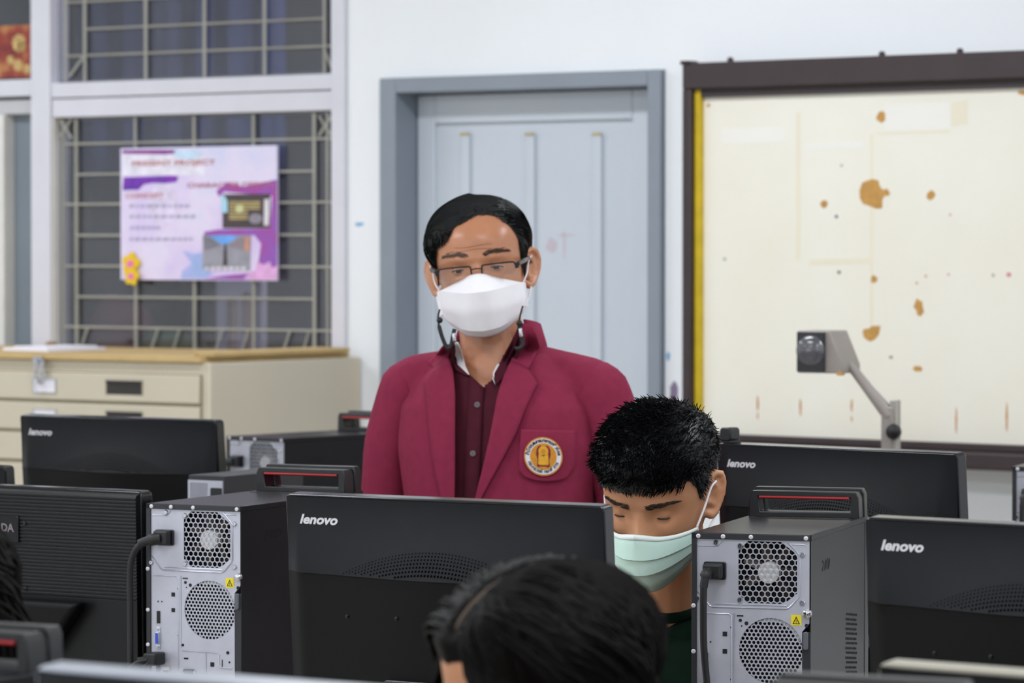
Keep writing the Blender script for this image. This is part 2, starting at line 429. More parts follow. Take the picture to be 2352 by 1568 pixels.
# steel grille behind the glass
GY = .012
def gx(px, py=400): return W(px, py, GY)[0]
def gz(px, py): return W(px, py, GY)[1]
def gbar(pts, r):
    MB().tube([(x, GY, z) for x, z in pts], r, M_grille, 6).build('grille_bar', win, smooth=60)
zb, zt = WB + .03, gz(440, 266)
for px in (176, 312, 447, 583, 722): gbar([(gx(px), zb), (gx(px), zt)], .0055)
for px in (146, 752): gbar([(gx(px), zb), (gx(px), zt)], .004)
for py in (325, 397, 467, 540, 612, 684, 755): gbar([(gx(150 if py in (325, 467, 612, 755) else 178), gz(447, py)), (gx(762 if py in (325, 467, 612, 755) else 722), gz(447, py))], .004)
for (a, b, c, d) in ((136, 272, 166, 318), (136, 318, 166, 272), (733, 266, 763, 312), (733, 312, 763, 266)): gbar([(gx(a), gz(a, b)), (gx(c), gz(c, d))], .004)
for a in (190, 352, 402, 500, 560, 655, 700): gbar([(gx(a + 10), gz(447, 757)), (gx(a - 4), gz(447, 800))], .0035)
zt2, zb2 = 2.7, gz(440, 178)
for px in (195, 335, 470, 608, 746): gbar([(gx(px, 100), zb2), (gx(px, 100), zt2)], .0052)
gbar([(gx(150, 100), zb2), (gx(150, 100), zt2)], .004)
for py in (55, 117, -10): gbar([(gx(196 if py == 55 else 150, 100), gz(470, py)), (gx(746 if py == 55 else 762, 100), gz(470, py))], .004)
gbar([(gx(160, 100), gz(160, 175)), (gx(196, 100), gz(196, 125))], .004); gbar([(gx(765, 100), gz(765, 160)), (gx(746, 100), gz(746, 118))], .004)
# ------------------------------------------------------------------ the room behind the glass
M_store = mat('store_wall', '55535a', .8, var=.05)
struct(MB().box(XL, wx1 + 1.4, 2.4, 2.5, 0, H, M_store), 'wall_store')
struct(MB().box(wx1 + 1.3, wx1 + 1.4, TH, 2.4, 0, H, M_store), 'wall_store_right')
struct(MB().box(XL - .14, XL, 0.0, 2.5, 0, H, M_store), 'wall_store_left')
def wt(x, y, z=0): return ROT @ Vector((x, y, z))
# blue curtain hanging in the store
cx0, cx1 = W(170, 300, 1.6)[0], W(650, 300, 1.6)[0]
rows = []
for z in np.linspace(1.78, 2.75, 10):
    rows.append([(x, .02 * math.sin(x * 42) + .008 * math.sin(x * 97), z) for x in np.linspace(cx0, cx1, 90)])
o = MB().grid(rows, mat('blue_curtain', '3e4576', .8, var=.15)).build('blue_curtain', solid=.004, smooth=60)
o.matrix_world = ROT @ Matrix.Translation((0, 1.6, 0)); tag(o, 'dark blue curtain hanging in the store room behind the grille', 'curtain')
MB().tube([(cx0 - .05, 0, 2.76), (cx1 + .05, 0, 2.76)], .012, M_chrome, 8).build('curtain_rail', o)
# dark shelving rack in the store
rx0, rx1 = W(180, 500, 2.0)[0], W(470, 500, 2.0)[0]
sh = empty('steel_shelf', wt((rx0 + rx1) / 2, 2.1), -WYAW, 'dark steel shelf unit in the store room behind the poster', 'shelf')
M_sh = mat('shelf_steel', '2b2b31', .5); hw_ = (rx1 - rx0) / 2
for sx in (-1, 1):
    for sy in (-1, 1): MB().box(sx * hw_ - .02, sx * hw_ + .02, sy * .2 - .02, sy * .2 + .02, 0, 1.9, M_sh).build('post', sh)
for z in (.3, .75, 1.2, 1.6, 1.85): MB().box(-hw_ + .02, hw_ - .02, -.2, .2, z, z + .03, M_sh).build('shelf_board', sh)
def crate(x, y, z, sx, sy, sz, c, label, cat='box'):
    m = mat('box_' + c, c, .7, var=.1)
    b = MB()
    b.box(-sx / 2, sx / 2, -sy / 2, sy / 2, 0, .012, m)
    for s in (-1, 1):
        b.box(s * sx / 2 - .006, s * sx / 2 + .006, -sy / 2, sy / 2, 0, sz, m); b.box(-sx / 2, sx / 2, s * sy / 2 - .006, s * sy / 2 + .006, 0, sz, m)
    b.box(-sx / 2 - .01, sx / 2 + .01, -sy / 2 - .01, sy / 2 + .01, sz, sz + .02, m)
    o = b.build('storage_box', bevel=.004); o.location = wt(x, y, z); o.rotation_euler = (0, 0, -WYAW)
    return tag(o, label, cat)
crate((rx0 + rx1) / 2 - .2, 2.1, 1.23, .35, .3, .22, '23232c', 'dark storage box on the upper shelf of the store rack')
crate((rx0 + rx1) / 2 + .2, 2.1, 1.23, .3, .3, .16, '33303a', 'low grey storage box on the upper shelf of the store rack')
crate((rx0 + rx1) / 2 + .05, 2.1, .78, .4, .3, .25, '2a2426', 'brownish storage box on the middle shelf of the store rack')
# bag heap (red and green cloth) seen low behind the glass, on a grey cabinet
t0, _ = W(360, 740, 1.5); t1, _ = W(560, 760, 1.5)
tb = empty('store_table', wt((t0 + t1) / 2 + .05, 1.5), -WYAW, 'dark store room table behind the window grille', 'table')
MB().box(-.55, .55, -.22, .22, 1.12, 1.16, M_sh).build('tabletop', tb, bevel=.004)
for sx in (-.5, .5):
    for sy in (-.19, .19): MB().box(sx - .02, sx + .02, sy - .02, sy + .02, 0, 1.12, M_sh).build('leg', tb)
def lump(px, py, yl, r, c, name, label, cat, sc=(1, .8, .7), zb=1.16):
    x, _ = W(px, py, yl)
    b = MB().sphere((0, 0, r * sc[2] * .85), r, mat('cloth_' + c, c, .85, var=.25, vscale=20), 24, sc=sc)
    b.v = [tuple(Vector(v) * (1 + .18 * noise.noise(Vector(v) * 14 + Vector((px, 0, 0))))) for v in b.v]
    zmin = min(v[2] for v in b.v)
    b.v = [(v[0], v[1], max(0, v[2] - zmin - .01)) for v in b.v]
    o = b.build(name, smooth=80); o.location = wt(x, yl, zb); return tag(o, label, cat)
lump(275, 720, 1.5, .11, '5e2a3a', 'cloth_bag', 'dark red cloth bag on the store room table', 'bag', (1, .8, 1.1))
lump(378, 740, 1.5, .09, '2f4a35', 'cloth_bag', 'dark green cloth bag on the store room table', 'bag', (1, .8, .8))
lump(505, 770, 1.5, .12, '50545f', 'cloth_bag', 'grey folded sack on the store room table', 'bag', (1.2, .8, .35))
# white plastic chair in the store (stacked high on the table)
xa, za = W(548, 700, .75)
ch = empty('plastic_chair', wt(xa, .78, 1.0), -WYAW, 'white plastic chair stood up behind the window glass', 'chair')
M_wpl = mat('white_plastic', 'e9e2ee', .4, var=.03); M_pinkp = mat('peach_plastic', 'e3c2b4', .5)
bk = MB()
plate_with_holes(bk, rrect(-.095, .085, .1, .62, .03), [rrect(-.06, -.012, .16, .40, .02), rrect(.0, .05, .14, .42, .012)], -.02, .0, M_wpl)
bk.build('backrest', ch, bevel=.004)
MB().box(-.09, .08, .0, .3, .06, .1, M_pinkp).build('seat', ch, bevel=.01)
MB().box(-.06, .05, .002, .01, .12, .44, M_pinkp).build('seat_cushion', ch, bevel=.003)
for sx in (-.085, .075):
    for sy in (.0, .27): MB().tube([(sx, sy, .07), (sx * 1.25, sy, -1.0)], .016, M_wpl, 8).build('leg', ch, smooth=60)

# ------------------------------------------------------------------ poster, flower magnets, red picture
QY = .0
qx0, qz1 = W(279, 341, QY); qx1, _ = W(638, 341, QY); _, qz0 = W(458, 643, QY)
pw, ph = qx1 - qx0, qz1 - qz0
post = empty('printed_poster', ROT @ Vector((qx0, -.0, qz0)), -WYAW, 'lilac and purple printed poster hung on the window grille', 'poster')
def poster_mat():
    m = bpy.data.materials.new('lilac_watercolour_print'); m.use_nodes = True; nt = m.node_tree; b = nt.nodes['Principled BSDF']
    b.inputs['Roughness'].default_value = .22
    tc = nt.nodes.new('ShaderNodeTexCoord'); n = nt.nodes.new('ShaderNodeTexNoise'); n.inputs['Scale'].default_value = 4.5; n.inputs['Detail'].default_value = 6
    nt.links.new(tc.outputs['Object'], n.inputs[0]); r = nt.nodes.new('ShaderNodeValToRGB')
    e = r.color_ramp.elements; e[0].position = .25; e[0].color = lin('cfd3f2'); e[1].position = .8; e[1].color = lin('d7b5ea')
    k = e.new(.45); k.color = lin('e6dbf4'); k = e.new(.6); k.color = lin('d9c8f0')
    nt.links.new(n.outputs['Fac'], r.inputs[0]); nt.links.new(r.outputs[0], b.inputs['Base Color']); return m
M_post = poster_mat()
MB().box(0, pw, -.004, .003, 0, ph, M_post).build('sheet', post)
def q(px, py): x, z = W(px, py, -.004); return x - qx0, z - qz0
def pprint(name, poly, c, y=-.0046, c2=None, var=.15, vs=30):
    MB().prism(poly, y, y + .0008, mat('print_' + c + (c2 or ''), c, .25, var=var, vscale=vs, c2=c2)).build(name, post)
def qp(*pts): return [q(*p) for p in pts]
pprint('title_band', qp((281, 356), (470, 356), (470, 402), (281, 402)), 'e6e2f2')
pprint('purple_wash', qp((281, 345), (408, 344), (404, 352), (380, 354), (300, 353), (281, 352)), '6a2c96', c2='a02c86')
pprint('purple_wash', qp((284, 407), (400, 403), (411, 406), (405, 418), (380, 421), (350, 420), (330, 424), (318, 436), (282, 437)), '5b35b0', c2='8a35b8')
pprint('purple_wash', qp((520, 420), (560, 428), (600, 420), (636, 412), (636, 640), (560, 642), (470, 640), (520, 632), (590, 625), (600, 560), (585, 540), (480, 540), (467, 545), (470, 532), (500, 527), (620, 525), (625, 450), (515, 440), (503, 452), (497, 438)), '9a63cc', c2='a8469a', vs=14)
pprint('blue_wash', qp((420, 575), (445, 583), (464, 580), (466, 615), (490, 628), (470, 640), (416, 640), (418, 622), (440, 605)), '9cc0f2', c2='b7b9f0', vs=14)
pprint('pink_wash', qp((560, 640), (575, 625), (588, 620), (590, 600), (605, 608), (620, 600), (625, 615), (637, 610), (637, 641), (600, 643)), 'e3aee2', y=-.005)
pprint('blue_wash', qp((400, 345), (450, 344), (470, 352), (440, 368), (405, 362)), 'c6dcf6', y=-.005)
pprint('pale_wash', [q(px, py) for px, py in [(375 + 34 * math.cos(a), 470 + 50 * math.sin(a)) for a in np.linspace(0, 2 * PI, 20)[:-1]]], 'dfd3ee')
def ptext(s, px, py, h, c, px2, off=.0006):
    vs, fs = text_geo(s, 1, 0, .02, 0); X = max(v[0] for v in vs); Hh = max(v[1] for v in vs)
    x, z = q(px, py); x2, _ = q(px2, py); hz = h / 905
    b = MB(); b.add(vs, fs, mat('print_' + c, c, .4), Matrix.Translation((x, -.0052, z)) @ Matrix.Diagonal(((x2 - x) / X, 1, hz / Hh, 1)) @ TXT)
    b.build('lettering', post)
ptext('PRESENT PROJECT', 303, 381, 12, 'b4605f', 495)
ptext('CHARACTER DESIGN', 430, 431, 12, 'b2627e', 630)
ptext('CONCEPT', 289, 455, 12, 'c67c78', 377)
for (a, b_, c_) in ((298, 428, 474), (298, 452, 498), (300, 366, 524), (298, 446, 550)):       # unreadable body text
    x = a
    while x < b_:
        wdt = random.uniform(6, 14); pprint('text_line', qp((x, c_ - 4), (x + wdt, c_ - 5), (x + wdt, c_ + 2), (x, c_ + 3)), 'b0a7c6', y=-.005); x += wdt + 4
# two pictures printed on the poster
pprint('picture', qp((511, 446), (621, 445), (620, 524), (512, 524)), '4a3f42', y=-.0053)
pprint('picture_detail', qp((509, 446), (517, 450), (523, 462), (523, 488), (509, 488)), 'a9d4ea', y=-.0058)
pprint('picture_detail', qp((608, 458), (619, 456), (618, 518), (607, 518)), 'dcd7de', y=-.0058)
for z in (462, 469, 476, 484, 492, 499): pprint('picture_detail', qp((527, z), (598 if z < 480 else 570, z), (598 if z < 480 else 570, z + 5), (527, z + 5)), 'b3a06a', y=-.0058)
pprint('picture_detail', [q(px, py) for px, py in [(551 + 9 * math.cos(a), 479 + 10 * math.sin(a)) for a in np.linspace(0, 2 * PI, 16)[:-1]]], 'cfcf9a', y=-.0063)
pprint('picture_detail', [q(px, py) for px, py in [(588 + 15 * math.cos(a), 502 + 12 * math.sin(a)) for a in np.linspace(0, 2 * PI, 16)[:-1]]], '8f8794', y=-.0063)
pprint('picture', qp((466, 540), (577, 540), (575, 621), (466, 619)), '9b9aa6', y=-.0053)
pprint('picture_detail', qp((480, 541), (552, 541), (520, 562), (512, 562)), '6aa6ee', y=-.0058)
pprint('picture_detail', qp((468, 545), (480, 543), (512, 564), (470, 575)), '7d7a86', y=-.0058)
pprint('picture_detail', qp((556, 543), (574, 541), (574, 578), (520, 564)), '8d828c', y=-.0058)
pprint('picture_detail', qp((563, 545), (574, 543), (573, 578), (562, 576)), 'c58f7c', y=-.0063)
pprint('picture_detail', qp((516, 560), (521, 560), (523, 610), (513, 610)), '3f3238', y=-.0063)
for k in range(7): pprint('picture_detail', qp((473 + 14 * k, 613), (482 + 14 * k, 613), (479 + 14 * k, 619), (470 + 14 * k, 619)), 'e5e2ea', y=-.0063)
def flower(px, py, r, label, yl):
    x, z = W(px, py, -.012)
    o = MB(); k = 5
    for i in range(k):
        a = 2 * PI * i / k + .5 + px
        o.prism(circ(x + .62 * r * math.cos(a), z + .62 * r * math.sin(a), .42 * r, 12), yl, yl + .005, mat('yellow_felt', 'ecc520', .7, var=.08))
    b = o.build('flower_sticker', bevel=.001); b.matrix_world = ROT
    MB().prism(rrect(x - .3 * r, x + .3 * r, z - .3 * r, z + .3 * r, .1 * r), yl - .003, yl + .002, mat('pink_felt', 'ec78ba', .7)).build('flower_centre', b)
    return tag(b, label, 'sticker')
flower(300, 606, .032, 'upper yellow paper flower with pink centre on the poster corner', -.0125)
flower(305, 634, .026, 'lower yellow paper flower at the poster corner', -.0190)
rx0, rz0 = W(-60, 182, .02); rx1, rz1 = W(75, 56, .02)
rp = empty('red_picture', ROT @ Vector((rx0, .022, rz0)), -WYAW, 'red and gold picture behind the upper left window pane', 'picture')
def fire():
    m = bpy.data.materials.new('red_gold_print'); m.use_nodes = True; nt = m.node_tree; b = nt.nodes['Principled BSDF']; b.inputs['Roughness'].default_value = .35
    tc = nt.nodes.new('ShaderNodeTexCoord'); n = nt.nodes.new('ShaderNodeTexNoise'); n.inputs['Scale'].default_value = 18; n.inputs['Detail'].default_value = 4
    nt.links.new(tc.outputs['Object'], n.inputs[0]); r = nt.nodes.new('ShaderNodeValToRGB'); e = r.color_ramp.elements
    e[0].position = .38; e[0].color = lin('7a2c2a'); e[1].position = .72; e[1].color = lin('c79257'); k = e.new(.52); k.color = lin('97402f')
    nt.links.new(n.outputs['Fac'], r.inputs[0]); nt.links.new(r.outputs[0], b.inputs['Base Color']); return m
rw, rh = rx1 - rx0, rz1 - rz0
MB().box(0, rw, 0, .004, 0, rh, fire()).build('sheet', rp)
gl = MB()
for cx, cz, r in ((.76, .66, .022), (.80, .60, .014), (.62, .34, .012), (.74, .24, .015), (.9, .16, .012)):
    gl.prism([(rw * cx + r * (1 + .25 * (i % 2)) * math.cos(2 * PI * i / 18), rh * cz + r * (1 + .25 * (i % 2)) * math.sin(2 * PI * i / 18)) for i in range(18)], -.001, .001, mat('gold_print', 'c3a468', .5, var=.3, vscale=60))
gl.build('gold_pattern', rp)

# ------------------------------------------------------------------ plan cabinet
CD = .633
cfx, _ = W(480, 835, -CD)
cab_w = 1.25; CT = 1.262
cab = empty('plan_cabinet', ROT @ Vector((cfx - cab_w / 2, -CD, 0)), -WYAW, 'cream steel plan cabinet with shallow drawers under the window', 'cabinet')
hw = cab_w / 2
M_cabside = M_cab
MB().box(-hw, hw, .004, CD - .004, .06, CT, M_cab).build('body', cab, bevel=.004)
MB().box(-hw + .03, hw - .03, .03, CD - .03, 0, .06, M_slot).build('plinth', cab)
def c(px, py): x, z = W(px, py, -CD); return x - (cfx - hw), z
xr, ztop = c(460, 863); _, zbt = c(460, 930)
dh = ztop - zbt
for i in range(10):
    z1 = ztop - i * (dh + .006); z0 = z1 - dh
    if z0 < .08: break
    d = MB().box(-hw + .03, xr, -.006, .006, z0 + .003, z1, M_cab).build('drawer', cab, bevel=.002)
    MB().box(-hw + .03, xr + .004, .0005, .0045, z0 - .003, z0 + .003, M_cabgap).build('drawer_gap', d)
    MB().box(xr, xr + .004, .0005, .0045, z0, z1, M_cabgap).build('drawer_gap', d)
    if i == 0: MB().box(-hw + .03, xr + .004, .0005, .0045, z1, z1 + .003, M_cabgap).build('drawer_gap', d)
    sx0, _ = c(249, 890); sx1, _ = c(330, 890); zc = (z0 + z1) / 2 + .002
    b = MB(); b.box(sx0, sx1, -.0066, -.004, zc - .018, zc + .018, M_slot).box(sx0, sx1, -.012, -.004, zc + .014, zc + .018, M_slot)
    b.box(sx0 - .002, sx0, -.008, -.004, zc - .019, zc + .019, M_cabgap).box(sx1, sx1 + .002, -.008, -.004, zc - .019, zc + .019, M_cabgap).build('pull_recess', d)
    tx0, _ = c(82, 890); tx1, _ = c(131, 890)
    b = MB(); b.box(tx0, tx1, -.0068, -.005, zc - .016, zc + .016, M_paper)
    for (a0, a1, b0, b1) in ((tx0 - .003, tx0, -.019, .019), (tx1, tx1 + .003, -.019, .019), (tx0, tx1, .016, .019), (tx0, tx1, -.019, -.016)):
        b.box(a0, a1, -.009, -.005, zc + b0, zc + b1, M_chrome)
    b.build('label_holder', d)
kx, kz = c(100, 872)
MB().lathe([(.011, 0), (.011, .008), (.008, .01)], M_chrome, 14, Matrix.Translation((kx, -.006, kz)) @ Matrix.Rotation(PI / 2, 4, 'X')).build('lock', cab, smooth=40)
ks = empty('key_bunch', cab.matrix_world @ Vector((0, 0, 0)), 0, 'small bunch of keys hanging in the top drawer lock', 'keys')
ks.location = ROT @ Vector((cfx - hw + kx, -CD - .018, kz)); ks.rotation_euler = (0, 0, -WYAW)
for dx, dz, rz in ((-.008, .038, .2), (.006, .04, -.1), (.014, .034, -.35)):
    b = MB(); b.prism(circ(0, .012, .011, 12), -.001, .001, M_chrome).box(-.003, .003, -.001, .001, -.028, .003, M_chrome)
    o = b.build('key', ks); o.location = (dx, -.003, dz); o.rotation_euler = (0, rz, 0)
MB().tube([(.012 * math.cos(a), 0, .012 + .012 * math.sin(a)) for a in np.linspace(0, 2 * PI, 16)], .0012, M_chrome, 6).build('key_ring', ks, smooth=60)
MB().tube([(0, .0, .006), (-.006, -.004, -.01), (-.002, -.004, -.03), (.002, -.004, -.045)], .0018, M_chrome, 6).build('key_tag', ks)
# things lying on the cabinet
def sheet(name, poly, z, t, m, label, cat, wav=0):
    b = MB(); vs = []
    b.prism([(x, y) for x, y in poly], 0, t, m)
    b.v = [(v[0], v[2], v[1]) for v in b.v]
    o = b.build(name, bevel=.002); o.matrix_world = ROT @ Matrix.Translation((0, 0, z)); return tag(o, label, cat)
ex, _ = W(778, 810, -.1)
sheet('cardboard_sheet', [(cfx - cab_w + .02, -CD - .012), (cfx - .02, -CD - .008), (cfx - .02, -.03), (cfx - cab_w + .02, -.03)], CT, .014, M_card, 'large tan cardboard sheet covering the cabinet top', 'cardboard')
sheet('cardboard_roll', [(cfx - .03, -CD + .0), (cfx - .0, -CD + .02), (cfx - .002, -.05), (cfx - .12, -.04), (cfx - .1, -CD + .06)], CT + .0142, .012, M_card, 'narrow folded cardboard strip at the cabinet right edge', 'cardboard')
pcx, _ = W(110, 795, -.42)
sheet('paper_stack', [(pcx - .09, -.5), (pcx + .1, -.53), (pcx + .1, -.3), (pcx - .07, -.28)], CT + .0142, .009, M_paper, 'small stack of white papers on the cardboard sheet', 'papers')
sheet('paper_sheet', [(pcx - .06, -.49), (pcx + .07, -.5), (pcx + .07, -.3), (pcx - .05, -.3)], CT + .0236, .004, M_paper, 'loose white paper lying atop the paper stack', 'papers')
bx, _ = W(118, 775, -.15)
o = MB().lathe([(.014, 0), (.016, .004), (.016, .012), (.01, .016)], mat('brown_knob', '8f6b3e', .5), 14).build('brown_lid', smooth=40)
o.location = ROT @ Vector((bx, -.15, CT + .0142)); tag(o, 'small brown round lid on the cardboard behind the papers', 'lid')

# ------------------------------------------------------------------ board on the right
BYAW = math.radians(38.5)
BA = Vector(ROT @ Vector((wx(1578) + .01, -.045, 0)))
def B(px, py, yl=0): return W(px, py, yl, BA, BYAW)
bx0, bzt = B(1580, 146); bx1 = bx0 + 2.4
ix0, izt = B(1616, 224); _, izb = B(1690, 997); _, ozb = B(1690, 1052)
board = empty('notice_board', BA, -BYAW, 'worn cream white board with dark brown frame on the wall', 'board')
MB().box(bx0 + .02, bx1 - .02, .006, .02, ozb + .02, bzt - .02, M_board).build('panel', board)
tt0 = B(1600, 206)[1]
MB().box(bx0, bx1, -.025, .015, tt0, bzt, M_boardframe).build('top_rail', board, bevel=.004)
MB().box(bx0 + .03, bx1 - .03, -.006, .01, izt, tt0, mat('dark_groove', '3a3132', .6)).build('top_groove', board)
MB().box(bx0, B(1600, 500)[0], -.025, .015, ozb, tt0 + .001, M_boardframe).build('side_rail', board, bevel=.004)
MB().box(bx1 - .03, bx1, -.025, .015, ozb, tt0 + .001, M_boardframe).build('side_rail', board, bevel=.004)
MB().box(B(1600, 500)[0], B(1613, 500)[0], -.008, .01, izb - .03, tt0 - .001, M_yellow).build('yellow_strip', board)
MB().box(bx0 + .02, bx1 - .02, -.018, .015, izb - .018, izb, M_boardframe).build('bottom_bead', board, bevel=.003)
MB().box(bx0, bx1, -.05, .012, ozb, izb - .018, M_boardframe).build('bottom_rail', board, bevel=.006)
MB().box(bx0 - .004, bx0 + .022, -.03, .016, bzt - .004, bzt + .006, M_boardframe).build('corner_cap', board, bevel=.003)
for px, py in ((1683, 150), (2031, 134), (2210, 128)):
    x, z = B(px, py); MB().lathe([(.007, -.01), (.008, 0), (.008, .007), (.004, .011)], M_boardframe, 10, Matrix.Translation((x, -.01, bzt))).build('hook_stub', board, smooth=50)
def patch(name, px, py, rx, ry, m, pts=None, y=.0052, n=18, jag=.2):
    if pts is None: pts = [(px + rx * math.cos(2 * PI * i / n) * (1 + random.uniform(-jag, jag)), py + ry * math.sin(2 * PI * i / n) * (1 + random.uniform(-jag, jag))) for i in range(n)]
    MB().prism([(B(a, b, .005)[0], B(a, b, .005)[1]) for a, b in pts], y, y + .0012, m).build(name, board)
patch('peeled_patch', 0, 0, 0, 0, M_peel, [(1990, 415), (2003, 411), (2017, 414), (2020, 428), (2028, 436), (2037, 433), (2044, 443), (2040, 450), (2032, 449), (2026, 458), (2026, 478), (2012, 479), (1995, 472), (1982, 468), (1975, 455), (1974, 438), (1980, 420)])
patch('peeled_patch', 0, 0, 0, 0, M_peel, [(1983, 756), (1996, 754), (2002, 748), (2022, 748), (2018, 768), (2008, 780), (1998, 784), (1985, 776), (1981, 764)])
for px, py, rx, ry in ((2024, 268, 10, 12), (2111, 705, 10, 19), (1893, 468, 9, 8), (2138, 449, 9, 10), (2007, 642, 7, 8), (2108, 847, 12, 7), (2348, 213, 12, 5), (1627, 242, 4, 5)):
    patch('peeled_patch', px, py, rx, ry, M_peel, jag=.3, n=12)
for px, py, ry, rx in ((1740, 925, 18, 2.5), (1740, 955, 8, 2), (1838, 935, 22, 2.5), (1956, 930, 16, 2.5), (1956, 962, 6, 2), (2196, 965, 28, 2.5), (2312, 960, 35, 2.5), (2105, 650, 3, 3), (2126, 634, 3, 3)):
    patch('rust_streak', px, py, rx, ry, M_rust, n=8)
for px, py, r, c_ in ((1921, 497, 4, '5a6078'), (1927, 625, 4, '6b6f74'), (1664, 595, 3, '8b8d90'), (2046, 820, 4, '8f8a68'), (2182, 493, 3, 'cf9fb0'), (2317, 631, 6, 'd88ba0'), (2281, 632, 4, 'b9b3a4'), (1933, 380, 3, 'a89c88'), (2178, 630, 3, 'd3a2ac')):
    patch('pen_dot', px, py, r, r, mat('dot_' + c_, c_, .6), n=8)
M_tape = mat('old_tape', 'eeebe3', .4, var=.01); M_stain = mat('faint_glue_stain', 'e9e1cb', .5, var=.02)
for a, b_, c_, d_, m in ((1656, 295, 1803, 330, M_tape), (2030, 240, 2183, 300, M_tape), (1845, 330, 1982, 345, M_tape), (1858, 596, 1998, 610, M_stain), (2185, 235, 2222, 290, M_stain), (1998, 310, 2005, 760, M_stain), (1828, 260, 1838, 600, M_stain), (2012, 304, 2180, 310, M_stain)):
    patch('tape_trace', 0, 0, 0, 0, m, [(a, b_), (c_, b_ - 5), (c_, d_ - 5), (a, d_)], y=.0056)

# unseen lamp added to brighten the store room
sl = empty('ceiling_lamp', ROT @ Vector((-1.1, 1.0, H)), -WYAW, 'dim ceiling lamp in the store room behind the glass', 'lamp')
MB().lathe([(.02, -.06), (.1, -.055), (.13, -.03), (.13, -.001)], mat('lamp_dome', 'f4f2ee', .4, emit=.6), 24).build('dome', sl, smooth=40)
ld = bpy.data.lights.new('store_light', 'AREA'); ld.size = .3; ld.energy = 36; ld.color = (.95, .95, 1)
lo = bpy.data.objects.new('store_light', ld); col.objects.link(lo); lo.location = ROT @ Vector((-1.1, 1.0, H - .1))
# ------------------------------------------------------------------ ceiling lamps (real fixtures, out of view overhead)
M_tube = mat('lamp_tube', 'ffffff', .5, emit=1.5)
for i, lx in enumerate((-2.0, .7, 3.4, 6.1)):
    for j, ly in enumerate((-1.5, -4.3, -7.2)):
        f = empty('ceiling_lamp', ROT @ Vector((lx, ly, H)), -WYAW, 'fluorescent ceiling lamp, %s row from the board wall, %s from the left' % (('first', 'second', 'third')[j], ('first', 'second', 'third', 'fourth')[i]), 'lamp', 'fluorescent ceiling lamps')
        MB().box(-.62, .62, -.14, .14, -.05, -.001, mat('lamp_housing', 'eeeeee', .5)).build('housing', f, bevel=.005)
        for s in (-.06, .06): MB().tube([(-.59, s, -.075), (.59, s, -.075)], .014, M_tube, 8).build('tube', f, smooth=60)
        ld = bpy.data.lights.new('lamp_light', 'AREA'); ld.shape = 'RECTANGLE'; ld.size = 1.2; ld.size_y = .25; ld.energy = LIGHT_W; ld.color = LAMP_COL
        lo = bpy.data.objects.new('lamp_light', ld); col.objects.link(lo); lo.location = ROT @ Vector((lx, ly, H - .11)); lo.rotation_euler = (0, 0, -WYAW)

